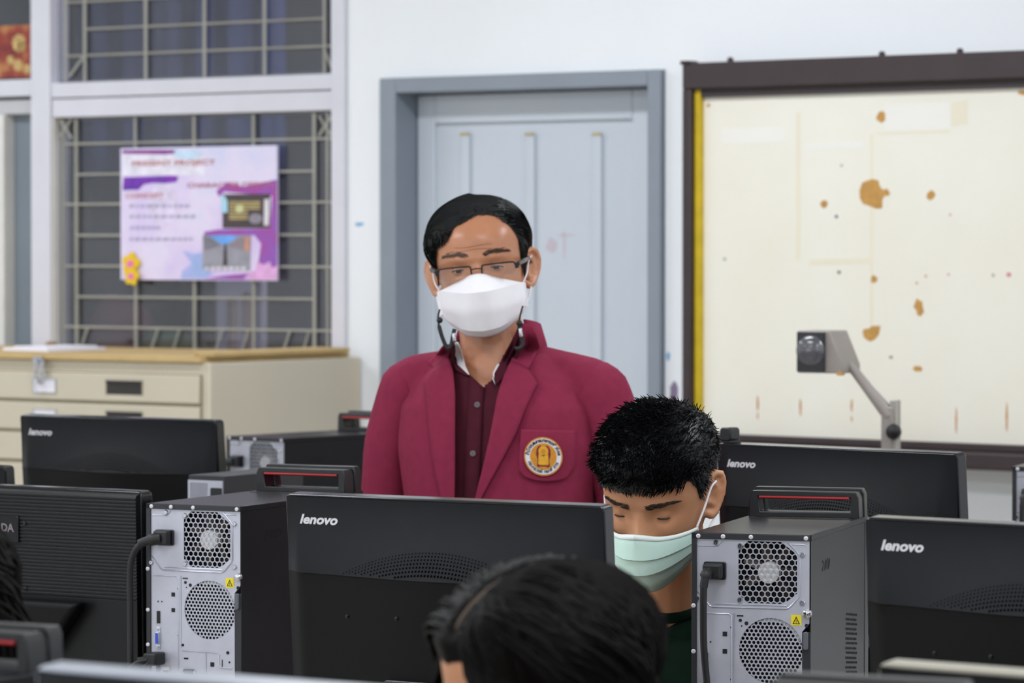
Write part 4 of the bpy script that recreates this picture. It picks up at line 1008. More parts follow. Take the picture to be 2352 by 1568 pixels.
# ================================================================== people
def project(p):
    d = Vector(p) - CAM
    f = d.y * math.cos(PITCH) - d.z * math.sin(PITCH); u = d.y * math.sin(PITCH) + d.z * math.cos(PITCH)
    return 1176 + FPX * d.x / f, 784 - FPX * u / f
def inpoly(x, y, poly):
    c = False; n = len(poly)
    for i in range(n):
        x0, y0 = poly[i]; x1, y1 = poly[(i + 1) % n]
        if (y0 > y) != (y1 > y) and x < (x1 - x0) * (y - y0) / (y1 - y0) + x0: c = not c
    return c
HZ = np.array([-.004, .004, .015, .03, .05, .075, .10, .125, .155])
HHW = np.array([.012, .030, .044, .054, .061, .067, .072, .0755, .078])
HYF = np.array([-.070, -.083, -.089, -.089, -.088, -.0885, -.088, -.091, -.092])
HYB = np.array([-.035, -.015, .01, .04, .065, .085, .095, .100, .102])
def g2(x, c, s): return math.exp(-((x - c) / s) ** 2)
def head_pt(a, z, face=True):
    """a: 0 = front, +-pi = back; z above the chin"""
    zt, zd = .226, .155
    zz = min(z, zd)
    hw, yf, yb = np.interp(zz, HZ, HHW), np.interp(zz, HZ, HYF), np.interp(zz, HZ, HYB)
    yc = np.interp(zz, [0, .06, .155], [-.045, .0, .012])
    if z > zd:
        k = math.sqrt(max(0, 1 - ((z - zd) / (zt - zd)) ** 2)); hw *= k; yf = yc + (yf - yc) * k; yb = yc + (yb - yc) * k
    e = 2 / 2.25; s_, c_ = math.sin(a), math.cos(a)
    x = hw * math.copysign(abs(s_) ** e, s_)
    y = yc + (yf - yc) * abs(c_) ** e if c_ > 0 else yc + (yb - yc) * abs(c_) ** e
    if face and c_ > 0 and z < .17:
        ax = abs(x)
        prof = np.interp(z, [.062, .070, .080, .095, .110, .122], [0, .75, 1, .62, .3, 0])
        y -= .022 * prof * g2(x, 0, .0105)
        y -= .006 * g2(ax, .013, .007) * g2(z, .074, .008)
        y += .009 * g2(ax, .032, .017) * g2(z, .112, .011)
        y -= .004 * g2(ax, .028, .022) * g2(z, .131, .008)
        y -= .004 * g2(ax, .045, .015) * g2(z, .085, .014)
        y -= .005 * g2(x, 0, .02) * g2(z, .048, .005) + .004 * g2(x, 0, .02) * g2(z, .038, .005)
    return Vector((x, y, z))
def head_shell(mb, m, T):
    zs = list(np.linspace(-.004, .15, 46)) + [.155 + .071 * math.sin(t) for t in np.linspace(.05, PI / 2 - .03, 18)]
    rows = [[head_pt(a, z) for a in np.linspace(-PI, PI, 73)[:-1]] for z in zs]
    mb.grid(rows, m, T, closed=True)
    n = len(mb.v); mb.f.append(tuple(range(n - 72, n))); mb.fm.append(mb.mi(m))
    st = n - 72 * len(zs); mb.f.append(tuple(range(st + 71, st - 1, -1))); mb.fm.append(mb.mi(m))
def ear(mb, s, m, T, flare=38, size=1.0):
    f = math.radians(flare); e2 = Vector((s * math.sin(f), math.cos(f), .0)); e1 = Vector((0, .16, .98)); nrm = e2.cross(e1)
    o = Vector((s * .0735, .008, .097)); pt = lambda u, v, w=0: o + (e2 * u + e1 * v) * size + nrm * w
    hel = [(-.006, .012), (.002, .028), (.014, .034), (.026, .028), (.030, .013), (.027, -.003), (.020, -.016), (.011, -.026), (.002, -.029), (-.006, -.022)]
    hr = [.004, .0048, .005, .005, .005, .0048, .0048, .0062, .0068, .005]
    for i in range(len(hel) - 1): mb.capsule(pt(*hel[i]), hr[i], pt(*hel[i + 1]), hr[i + 1], m, 10, T)
    an = [(.006, .020), (.014, .016), (.017, .004), (.013, -.008), (.007, -.016)]
    for i in range(len(an) - 1): mb.capsule(pt(*an[i]), .0038, pt(*an[i + 1]), .0038, m, 8, T)
    Q = Matrix((( *(e2), 0), (*(e1), 0), (*(nrm), 0), (0, 0, 0, 1))).transposed(); Q.translation = pt(.011, .003, -.0035)
    mb.sphere((0, 0, 0), 1, m, 16, (T @ Q) if T else Q, (.017, .029, .0036))
    mb.sphere(pt(-.002, -.006), .006, m, 10, T)
def hand(mb, wrist, d, palm_n, side, m, curl=.5, spread=.12):
    d = d.normalized(); n = palm_n.normalized(); x = d.cross(n).normalized() * side
    wrist = Vector(wrist)
    K = [(.030, .088), (.011, .092), (-.009, .088), (-.027, .080)]; LEN = [(.040, .024, .020), (.044, .028, .022), (.041, .026, .021), (.032, .020, .018)]
    for i, ((kx, kd), ln) in enumerate(zip(K, LEN)):
        k0 = wrist + d * .012 + x * kx * .6; k1 = wrist + d * kd + x * kx
        mb.capsule(k0, .0125, k1, .0105, m, 10)
        p = k1; ang = .15 + curl * .5; dd = (d + x * spread * (kx / .03)).normalized()
        for j, l in enumerate(ln):
            v = dd * math.cos(ang) + n * math.sin(ang); q_ = p + v * l
            mb.capsule(p, .0092 - .0009 * j, q_, .0085 - .0010 * j, m, 10); p = q_; ang += curl
    p = wrist + d * .022 + x * .022; dd = (d * .7 + x * .72 + n * .25).normalized()
    for j, l in enumerate((.040, .032, .026)):
        q_ = p + dd * l; mb.capsule(p, .0125 - .0015 * j, q_, .0105 - .001 * j, m, 10); p = q_; dd = (dd + d * .35 + n * .15).normalized()
def union(mb, name, voxel, smooth, m, parent, base):
    me = mb.mesh(name); o = bpy.data.objects.new(name, me); col.objects.link(o)
    k = o.modifiers.new('r', 'REMESH'); k.mode = 'VOXEL'; k.voxel_size = voxel; k.use_smooth_shade = True
    k = o.modifiers.new('s', 'SMOOTH'); k.factor = .5; k.iterations = smooth
    dg = bpy.context.evaluated_depsgraph_get(); dg.update()
    me2 = bpy.data.meshes.new_from_object(o.evaluated_get(dg)); me2.name = name
    bpy.data.objects.remove(o); bpy.data.meshes.remove(me)
    me2.materials.clear(); me2.materials.append(m)
    me2.polygons.foreach_set('material_index', [0] * len(me2.polygons))
    bv = BVHTree.FromPolygons([v.co.copy() for v in me2.vertices], [tuple(p.vertices) for p in me2.polygons])
    o = bpy.data.objects.new(name, me2); col.objects.link(o); o.parent = parent
    me2.transform(Matrix.Translation(-base)); me2.shade_smooth()
    return o, bv
def rel(mb, base): mb.v = [tuple(Vector(v) - base) for v in mb.v]; return mb
TOR = [(.78, .178, -.115, .11), (.95, .170, -.12, .11), (1.10, .172, -.125, .115), (1.20, .184, -.12, .115), (1.27, .180, -.108, .108), (1.32, .145, -.085, .095), (1.365, .095, -.062, .08)]
def torso(mb, rings, infl, m, T, n=44):
    zs = np.linspace(rings[0][0], rings[-1][0], 26); R = np.array(rings); rows = []
    for z in zs:
        hw, yf, yb = (np.interp(z, R[:, 0], R[:, i]) for i in (1, 2, 3)); hw += infl; yf -= infl; yb += infl; yc = 0
        row = []
        for a in np.linspace(-PI, PI, n + 1)[:-1]:
            s_, c_ = math.sin(a), math.cos(a); e = 2 / 2.5
            row.append((hw * math.copysign(abs(s_) ** e, s_), (yf if c_ > 0 else yb) * abs(c_) ** e, z))
        rows.append(row)
    o = len(mb.v); mb.grid(rows, m, T, closed=True); k = mb.mi(m)
    mb.f.append(tuple(range(o + n - 1, o - 1, -1))); mb.fm.append(k); e = len(mb.v); mb.f.append(tuple(range(e - n, e))); mb.fm.append(k)
def strands(mb, m, T, roots, dirf, L, npt, bv, off, grav=0, rad=.0007, jit=.15, lift=0, cling=None, pull=1.0, gv=Vector((0, 0, -1)), ns=3):
    for p, nr in roots:
        p = Vector(p); d = Vector(dirf(p, nr)); d = (d + Vector([random.gauss(0, jit) for _ in range(3)])).normalized()
        l = L * random.uniform(.7, 1.15); st = l / (npt - 1); pts = [p.copy()]
        for k in range(1, npt):
            q_ = p + d * st; hit = bv.find_nearest(q_)
            if hit[0] is not None:
                s_ = (q_ - hit[0]).dot(hit[1]); mn = off + lift * k / npt
                if s_ < mn: q_ = q_ + hit[1] * (mn - s_)
                elif cling is not None and s_ > mn + cling: q_ = q_ - (q_ - hit[0]).normalized() * (s_ - mn - cling) * pull
            nd = (q_ - p); nd = nd.normalized() if nd.length > 1e-6 else d
            d = (nd * (1 - grav) + gv * grav).normalized(); pts.append(q_); p = q_
        r0 = rad * random.uniform(.7, 1.3)
        mb.tube(pts, [r0] * (npt - 1) + [r0 * .25], m, ns, T)
def hair_cap(hl, thick, na=96, ns=22):
    """hl: (degrees from front, hairline height); thick(a,s,z) -> offset. returns rows in head space"""
    D = np.array([h[0] for h in hl]); Z = np.array([h[1] for h in hl]); rows = []
    for i in range(ns + 1):
        s = i / ns; row = []
        for a in np.linspace(-PI, PI, na + 1)[:-1]:
            ad = math.degrees(a); zh = np.interp(ad if D[0] < 0 else abs(ad), D, Z); zh += .0018 * math.sin(ad * 1.9) + .0012 * math.sin(ad * 4.3)
            sp = 1 - (1 - s) ** 2; z = zh + (.2258 - zh) * sp
            p = head_pt(a, z, False); c0 = Vector((0, .012, min(z, .14))); n = (p - c0).normalized()
            row.append(p + n * thick(a, s, z))
        rows.append(row)
    return rows
def make_cap(rows, m, T, base, parent, extra=None, name='hair', label=None):
    mb = MB(); mb.grid(rows, m, None, closed=True)
    n = len(mb.v); C = len(rows[0]); mb.f.append(tuple(range(n - C, n))); mb.fm.append(0)
    bv = BVHTree.FromPolygons([Vector(v) for v in mb.v], [f for f in mb.f])
    return mb, bv
def scatter(rows, count, sel=None):
    out = []; R, C = len(rows), len(rows[0]); tries = 0
    while len(out) < count and tries < count * 12:
        tries += 1; i = random.random() ** 1.25 * (R - 1.001); j = random.random() * C; i0, j0 = int(i), int(j); fi, fj = i - i0, j - j0
        p = rows[i0][j0] * (1 - fi) * (1 - fj) + rows[i0 + 1][j0] * fi * (1 - fj) + rows[i0][(j0 + 1) % C] * (1 - fi) * fj + rows[i0 + 1][(j0 + 1) % C] * fi * fj
        n = (p - Vector((0, .012, min(p.z, .14)))).normalized()
        if sel is None or sel(p): out.append((p, n))
    return out
def loft(polys, m, T, sub=4, mirror=True):
    """half polylines from the centre to the side -> full symmetric sheet rows"""
    rows = []
    for k in range(len(polys)):
        half = bez([Vector(p) for p in polys[k]], 4)
        full = [Vector((-p.x, p.y, p.z)) for p in reversed(half[1:])] + half
        rows.append(full)
    out = []
    for k in range(len(rows) - 1):
        for t in range(sub): out.append([a.lerp(b, t / sub) for a, b in zip(rows[k], rows[k + 1])])
    out.append(rows[-1]); mb = MB(); mb.grid(out, m, T); return mb
def head_matrix(eye_world, yaw, pitch, roll, S, zs=1.0):
    R = Matrix.Rotation(math.radians(yaw), 4, 'Z') @ Matrix.Rotation(math.radians(roll), 4, 'Y') @ Matrix.Rotation(math.radians(pitch), 4, 'X') @ Matrix.Diagonal((S, S, S * zs, 1))
    R.translation = Vector(eye_world) - (R.to_3x3() @ Vector((0, -.085, .112))); return R
def face_bits(par, base, T, closed, m_brow, brow_r=.0006, nb=150, bz=.131):
    mb = MB(); hb = MB(); head_shell(hb, M_skin, None)
    bv = BVHTree.FromPolygons([Vector(v) for v in hb.v], hb.f)
    for s in (-1, 1):
        b = MB()
        for k in range(nb):
            u = random.random(); x = s * (.011 + .043 * u); zc = bz + .0055 * math.sin(u * 2.4) - .002 * u + random.gauss(0, .0023) * (1 - .45 * u)
            hit = bv.ray_cast(Vector((x, -.3, zc)), Vector((0, 1, 0)))
            if hit[0] is None: continue
            p = hit[0] + hit[1] * .0006; d = Vector((s * .9, 0, .35 - .5 * u)); d = (d - hit[1] * d.dot(hit[1])).normalized()
            q1 = p + d * .004 + hit[1] * .0012; q2 = p + d * .0085 + hit[1] * .0008
            b.tube([p, q1, q2], [brow_r, brow_r, brow_r * .3], m_brow, 3, T)
        rel(b, base).build('eyebrow', par)
        c0 = Vector((s * .031, -.0690, .1115)); R_ = .0131
        sp = lambda az, el, r=R_: c0 + Vector((math.sin(az) * math.cos(el), -math.cos(az) * math.cos(el), math.sin(el))) * r
        el0 = -.42 if closed else -.12
        up = [(az, el0 + (.06 if closed else .22) * math.cos(az * 1.45)) for az in np.linspace(-1.1, 1.1, 13)]
        lo = [(az, el0 - (.03 if closed else .16) * math.cos(az * 1.4)) for az in np.linspace(-1.1, 1.1, 13)]
        b = MB(); b.grid([[sp(*p) for p in up], [sp(*p) for p in lo]], mat('eye_white', 'b9aca6', .3) if not closed else M_hair, T)
        e = rel(b, base).build('eye', par, smooth=60)
        if not closed:
            b = MB(); b.grid([[sp(az, el, R_ + .0004) for az, el in up[4:9]], [sp(az, el, R_ + .0004) for az, el in lo[4:9]]], mat('dark_iris', '140d0a', .15), T); rel(b, base).build('iris', e)
        b = MB(); b.tube([sp(az, el, R_ + .0004) for az, el in up], [.0004] + [.0011] * 11 + [.0005], M_hair, 5, T); rel(b, base).build('eyelashes', e)
        if not closed:
            b = MB(); b.tube([sp(az, el + .42, R_ - .0003) for az, el in up], .0005, mat('eyelid_crease', '7d4c38', .6), 5, T); rel(b, base).build('eyelid_crease', e)
def lids(mb, m, T):
    for s in (-1, 1): mb.sphere((s * .031, -.0690, .1115), .0126, m, 16, T)

# ------------------------------------------------------------------ the standing teacher
MBASE = Vector((-.02, 6.55, 0)); MYAW = -20
TB = Matrix.Translation(MBASE) @ Matrix.Rotation(math.radians(MYAW), 4, 'Z')
TH_ = head_matrix(P(1096, 617, 6.45), -4, 3, -6, 1.07, .905)
man = empty('person', MBASE, 0, 'standing person in maroon blazer and white mask, wearing glasses, looking down', 'person')
b = MB(); head_shell(b, M_skin, TH_); lids(b, M_skin, TH_); ear(b, -1, M_skin, TH_, 40, 1.06); ear(b, 1, M_skin, TH_, 40, 1.06)
nk = TH_ @ Vector((0, .022, .03)); nb_ = TB @ Vector((0, -.0, 1.30))
b.capsule(nk, .057, nb_, .064, M_skin, 20); b.sphere(nk.lerp(nb_, .45) + Vector((-.008, -.045, 0)), .014, M_skin)
torso(b, TOR, -.022, M_skin, TB)
for s in (-1, 1):
    sh, md, el, wr = TB @ Vector((s * .172, .012, 1.275)), TB @ Vector((s * .214, .018, 1.19)), TB @ Vector((s * .24, .03, 1.03)), TB @ Vector((s * .23, -.06, .79))
    b.capsule(sh, .040, md, .036, M_skin); b.capsule(md, .036, el, .032, M_skin); b.capsule(el, .032, wr, .026, M_skin)
    hand(b, wr, (wr - el) + Vector((0, 0, -.05)), TB.to_3x3() @ Vector((-s * .8, .3, 0)), -s, M_skin, .35)
    hp_, kn, an = TB @ Vector((s * .09, 0, .84)), TB @ Vector((s * .1, -.01, .47)), TB @ Vector((s * .1, .02, .08))
    b.capsule(hp_, .08, kn, .055, M_skin); b.capsule(kn, .055, an, .036, M_skin); b.capsule(TB @ Vector((s * .1, .03, .05)), .035, TB @ Vector((s * .11, -.13, .035)), .03, M_skin)
body, bv_body = union(b, 'body', .0027, 1, M_skin, man, MBASE)
# trousers and shoes
b = MB()
for s in (-1, 1):
    b.tube(bez([TB @ Vector((s * .085, 0, .9)), TB @ Vector((s * .095, 0, .7)), TB @ Vector((s * .1, -.005, .47)), TB @ Vector((s * .1, .015, .2)), TB @ Vector((s * .1, .02, .07))]), [.105] * 12 + [.085] * 12 + [.075] * 9 + [.072] * 8, M_trouser, 20)
rel(b, MBASE).build('trousers', man, smooth=60)
for s in (-1, 1):
    b = MB(); b.capsule((s * .1, .04, .045), .047, (s * .11, -.16, .04), .042, M_shoe, 16, TB); b.v = [(v[0], v[1], max(v[2], 0.001)) for v in b.v]
    rel(b, MBASE).build('shoe', man, smooth=60)
# blazer
b = MB(); torso(b, TOR, 0, M_jacket, TB)
for s in (-1, 1): b.capsule((s * .05, .012, 1.338), .046, (s * .164, .01, 1.312), .046, M_jacket, 18, TB)
jk, bv_j = union(b, 'blazer', .005, 8, M_jacket, man, MBASE)
def cut(o, base, poly, ymax):
    bm = bmesh.new(); bm.from_mesh(o.data); kill = []
    for f in bm.faces:
        c_ = f.calc_center_median() + base
        if c_.y < ymax and inpoly(*project(c_), poly): kill.append(f)
    bmesh.ops.delete(bm, geom=kill, context='FACES'); bm.to_mesh(o.data); bm.free()
def wrinkle(o, amp):
    nor = [v.normal.copy() for v in o.data.vertices]; cos = [v.co.copy() for v in o.data.vertices]; out = []
    for q_, n_ in zip(cos, nor):
        k = noise.noise(Vector((q_.x * 9, q_.y * 9, q_.z * 5))) + .6 * noise.noise(Vector((q_.x * 22 + 5, q_.y * 22, q_.z * 9)))
        out += list(q_ + n_ * amp * k)
    o.data.vertices.foreach_set('co', out); o.data.update()
wrinkle(jk, .0035)
cut(jk, MBASE, [(1016, 770), (1026, 860), (1028, 1400), (1060, 1400), (1112, 1130), (1140, 1000), (1166, 880), (1196, 800), (1206, 700), (1110, 640), (1020, 700)], 6.55)
for s in (-1, 1):
    pts = bez([(s * .148, .012, 1.316), (s * .177, .012, 1.299), (s * .209, .018, 1.20), (s * .234, .03, 1.04), (s * .243, .0, .92), (s * .23, -.06, .81)], 6)
    rr = list(np.interp(np.linspace(0, 5, len(pts)), [0, .4, 1, 2, 3, 4, 5], [.008, .040, .0545, .0540, .051, .048, .045]))
    b = MB(); b.tube(pts, rr, M_jacket, 28, TB)
    b.v = [tuple(Vector(v) + Vector((.004 * noise.noise(Vector(v) * 11), .004 * noise.noise(Vector(v) * 11 + Vector((9, 0, 0))), 0))) for v in b.v]
    rel(b, MBASE).build('sleeve', jk, smooth=70)
def surf(px, py, off, bv=None, Y=6.42):
    d = ray(px, py).normalized(); hit = (bv or bv_j).ray_cast(CAM, d)
    if hit[0] is None or hit[0].y > Y + .35: return P(px, py, Y + .02)
    return hit[0] - d * off
def resample(pl, n):
    pl = [Vector((x, y, 0)) for x, y in pl]; L = [0]
    for i in range(1, len(pl)): L.append(L[-1] + (pl[i] - pl[i - 1]).length)
    out = []
    for t in np.linspace(0, L[-1], n):
        k = max(0, min(len(pl) - 2, int(np.searchsorted(L, t)) - 1)); f = (t - L[k]) / max(1e-9, L[k + 1] - L[k]); out.append(pl[k].lerp(pl[k + 1], min(1, f)))
    return [(p.x, p.y) for p in out]
def patch_px(name, A, Bp, off, m, par, base, thick=.003, n=24, c=8, bv=None, puff=0, label=None, offB=None):
    A = resample(A, n); Bp = resample(Bp, n); rows = []
    for (ax, ay), (bx_, by_) in zip(A, Bp):
        row = []
        for t in np.linspace(0, 1, c):
            o_ = off + ((offB - off) * t if offB is not None else 0) + puff * math.sin(PI * t)
            row.append(surf(ax + (bx_ - ax) * t, ay + (by_ - ay) * t, o_, bv))
        rows.append(row)
    # relax so the sheet is smooth like pressed cloth
    V = np.array([[tuple(p) for p in r] for r in rows])
    for _ in range(6): V[1:-1, :, 1] = .5 * V[1:-1, :, 1] + .25 * (V[:-2, :, 1] + V[2:, :, 1])
    b = MB(); b.grid([[Vector(p) for p in r] for r in V], m)
    return rel(b, base).build(name, par, smooth=60, solid=thick, label=label)
patch_px('lapel', [(998, 846), (974, 875), (980, 930), (988, 1018), (1000, 1085), (1014, 1150), (1024, 1230)], [(1030, 818), (1040, 850), (1045, 900), (1045, 1000), (1045, 1085), (1044, 1150), (1044, 1230)], .010, M_jacket, jk, MBASE, offB=.010)
patch_px('collar', [(1020, 792), (1004, 812), (983, 833)], [(1040, 792), (1036, 812), (999, 847)], .009, M_jacket, jk, MBASE, n=14)
patch_px('lapel', [(1174, 828), (1157, 864), (1143, 906), (1126, 999), (1110, 1070), (1090, 1150), (1078, 1230)], [(1214, 849), (1235, 880), (1207, 937), (1182, 1002), (1151, 1060), (1106, 1142), (1082, 1232)], .010, M_jacket, jk, MBASE, offB=.010)
patch_px('collar', [(1201, 742), (1197, 765), (1190, 790), (1174, 827)], [(1222, 746), (1232, 768), (1240, 796), (1214, 848)], .010, M_jacket, jk, MBASE, n=16)
cr = []
for zz, rx_, ry_ in ((1.350, .088, .080), (1.385, .080, .074), (1.418, .070, .066)):
    cr.append([TB @ Vector((-.004 + rx_ * math.sin(a), .012 - ry_ * math.cos(a), zz + .012 * math.cos(a))) for a in np.linspace(.95, 2 * PI - .95, 30)])
b = MB(); b.grid(cr, M_jacket); rel(b, MBASE).build('collar', jk, smooth=60, solid=.004)
patch_px('pocket', [(1197, 986), (1193, 1047), (1193, 1080), (1203, 1094), (1226, 1101), (1250, 1104)], [(1321, 988), (1322, 1050), (1318, 1075), (1305, 1094), (1290, 1101), (1255, 1104)], .007, M_jacket, jk, MBASE, n=26, c=16, thick=.004)
# embroidered round badge on the pocket
cB = surf(1248, 1048, .0135); ex_ = (surf(1275, 1049, .0135) - surf(1221, 1047, .0135)).normalized(); ez_ = (surf(1248, 1022, .0135) - surf(1248, 1074, .0135)).normalized()
ey_ = ez_.cross(ex_).normalized() * -1
if ey_.y < 0: ey_ = -ey_
TBd = Matrix(((ex_.x, ey_.x, ez_.x, cB.x), (ex_.y, ey_.y, ez_.y, cB.y), (ex_.z, ey_.z, ez_.z, cB.z), (0, 0, 0, 1)))
b = MB(); R0 = .0335
b.prism(circ(0, 0, R0, 48), -.0, .003, M_orange, TBd); b.prism(circ(0, 0, R0 * .93, 48), -.0006, .001, M_white, TBd)
b.prism(circ(0, 0, R0 * .69, 40), -.0010, .001, M_orange, TBd)
def eb(poly, m, y=-.0014): b.prism([(x * R0, z * R0) for x, z in poly], y, y + .001, m, TBd)
for s in (-1, 1):
    eb([(s * .10, .58), (s * .26, .54), (s * .36, .36), (s * .38, .1), (s * .30, -.2), (s * .34, -.5), (s * .20, -.58), (s * .22, -.3), (s * .22, 0), (s * .27, .3), (s * .22, .44)], M_maroon)
eb(circ(0, .27, .25, 20), M_gold, -.0016); eb(circ(0, .27, .13, 14), M_orange, -.0019); eb([(-.25, .1), (.25, .1), (.27, -.42), (-.27, -.42)], M_gold, -.0016)
eb([(-.07, .08), (.07, .08), (0, 0)], M_maroon, -.0020); eb([(-.2, -.46), (.2, -.46), (.2, -.52), (-.2, -.52)], M_maroon, -.0018)
for x in (-.12, 0, .12): eb(circ(x, -.59, .045, 8), M_gold, -.0020)
def arc_text(s, a0, a1, rad, flip):
    n = len(s)
    for i, chh in enumerate(s):
        if chh == ' ': continue
        a = a0 + (a1 - a0) * (i + .5) / n
        vs, fs = text_geo(chh, R0 * .24, 0, .0003, 0, 'CENTER')
        if not vs: continue
        rot = Matrix.Rotation((a - PI / 2) * -1 if not flip else (-(a + PI / 2)), 4, 'Y')
        b.add(vs, fs, M_black, TBd @ Matrix.Translation((rad * math.cos(a), -.0009, rad * math.sin(a))) @ rot @ TXT)
arc_text('\u0e2a\u0e33\u0e19\u0e31\u0e01\u0e07\u0e32\u0e19\u0e04\u0e13\u0e30\u0e01\u0e23\u0e23\u0e21\u0e01\u0e32\u0e23\u0e01\u0e32\u0e23\u0e2d\u0e32\u0e0a\u0e35\u0e27\u0e28\u0e36\u0e01\u0e29\u0e32', PI * .97, PI * .03, R0 * .75, False)
arc_text('\u0e01\u0e23\u0e30\u0e17\u0e23\u0e27\u0e07\u0e28\u0e36\u0e01\u0e29\u0e32\u0e18\u0e34\u0e01\u0e32\u0e23', PI * 1.12, PI * 1.88, R0 * .86, True)
rel(b, MBASE).build('badge', jk, label='round gold and white embroidered badge')
# shirt
b = MB(); torso(b, TOR, -.013, M_shirt, TB)
for s in (-1, 1): b.capsule((s * .05, .012, 1.325), .038, (s * .140, .01, 1.288), .04, M_shirt, 18, TB)
st, bv_s = union(b, 'shirt', .005, 6, M_shirt, man, MBASE)
cut(st, MBASE, [(1046, 760), (1052, 826), (1072, 856), (1110, 890), (1134, 868), (1150, 830), (1192, 740), (1110, 650)], 6.56)
sf = lambda *a, **k: patch_px(*a, bv=bv_s, **k)
sf('shirt_collar', [(1043, 786), (1044, 815), (1052, 838), (1077, 861)], [(1052, 786), (1062, 815), (1068, 838), (1078, 860)], .010, M_collarw, st, MBASE, n=14, c=5, thick=.002)
sf('shirt_collar', [(1034, 786), (1036, 830), (1046, 850), (1070, 862)], [(1045, 786), (1046, 816), (1054, 840), (1079, 863)], .008, M_shirt, st, MBASE, n=14, c=5, thick=.002)
sf('shirt_collar', [(1194, 742), (1172, 790), (1146, 838), (1133, 862)], [(1206, 742), (1196, 800), (1176, 850), (1139, 884)], .012, M_shirt, st, MBASE, n=16, c=6, thick=.002)
sf('collar_lining', [(1148, 836), (1134, 860), (1131, 870)], [(1143, 836), (1131, 858), (1138, 884)], .013, M_collarw, st, MBASE, n=8, c=3, thick=.002)
sf('placket', [(1078, 860), (1074, 930), (1068, 1040), (1064, 1160)], [(1112, 890), (1108, 940), (1104, 1040), (1098, 1160)], .004, M_shirt, st, MBASE, n=20, c=4, thick=.002)
for px, py in ((1096, 929), (1086, 1041)):
    p = surf(px, py, .0065, bv_s); d = ray(px, py).normalized()
    b = MB(); b.lathe([(.0052, 0), (.0052, .0016), (.0036, .0018), (.0034, .0012)], mat('grey_button', '6d6468', .3), 16, Matrix.Translation(p) @ (-d).to_track_quat('Z', 'Y').to_matrix().to_4x4())
    b.box(-.0012, .0012, -.0004, .0004, .0012, .0016, M_black, Matrix.Translation(p) @ (-d).to_track_quat('Z', 'Y').to_matrix().to_4x4())
    rel(b, MBASE).build('button', st, smooth=40)
# hair: receding, combed from the parting (image right) to the image left
hlm = [(-180, .03), (-125, .045), (-105, .085), (-93, .122), (-82, .120), (-74, .098), (-68, .104), (-62, .135), (-52, .158), (-38, .174), (-22, .189), (-5, .202), (12, .211), (26, .210), (40, .198), (52, .178), (60, .152), (66, .112), (73, .098), (82, .120), (93, .122), (105, .085), (125, .045), (180, .03)]
def thm(a, s, z):
    e = sst(0, .22, s); ad = math.degrees(a)
    return .0012 + e * (.0085 + .005 * g2(ad, -50, 38) + .004 * sst(.17, .21, z))
rows = hair_cap(hlm, thm); cap, bvc = make_cap(rows, M_hair, None, None, None)
hb = MB(); hb.add(cap.v, cap.f, M_hair, TH_)
def mdir(p, n):
    side = sst(.15, .185, p.z)
    return Vector((-1.0, -.45, .0)) * side * (1 if p.x < .03 + .03 * random.random() else -1.0) + Vector((0, .45, -.75)) * (1 - side) + Vector((0, 0, -.35 if p.x < -.04 else 0)) * side
strands(hb, M_hair, TH_, scatter(rows, 3600), mdir, .036, 7, bvc, .0006, .0, .0008, .06, cling=.0006)
fr_roots = scatter(rows, 520, lambda p: p.y < -.035 and p.x < .02 and p.z > .15)
strands(hb, M_hair, TH_, scatter(rows, 260, lambda p: p.x < -.02 and p.y < -.03 and .14 < p.z < .19), lambda p, n: Vector((-.25, -.3, -.9)), .026, 6, bvc, .0012, .05, .0008, .16, cling=.002)
strands(hb, M_hair, TH_, fr_roots, lambda p, n: Vector((-.9, -.3, -.15)), .034, 7, bvc, .0008, .03, .0008, .1, cling=.0012, gv=Vector((-.8, -.1, -.6)))
rel(hb, MBASE).build('hair', man, smooth=60, label='short black receding hair combed sideways')
face_bits(man, MBASE, TH_, False, mat('greying_brow', '5a463c', .8), .0005, 105, .1365)
# forehead creases: shade of the wrinkles painted as darker tubes
hbv = MB(); head_shell(hbv, M_skin, None); bvh_ = BVHTree.FromPolygons([Vector(v) for v in hbv.v], hbv.f)
b = MB()
for zc, x0, x1, ph in ((.1535, -.035, .03, 0), (.1465, -.03, .04, 1.3)):
    pts = []
    for x in np.linspace(x0, x1, 16):
        h = bvh_.ray_cast(Vector((x, -.3, zc + .0014 * math.sin(x * 95 + ph))), Vector((0, 1, 0))); pts.append(h[0] + Vector((0, .0002, 0)))
    b.tube(pts, [.0002] + [.0006] * 14 + [.0002], mat('skin_crease', '9a6148', .6), 5, TH_)
rel(b, MBASE).build('forehead_creases', man)
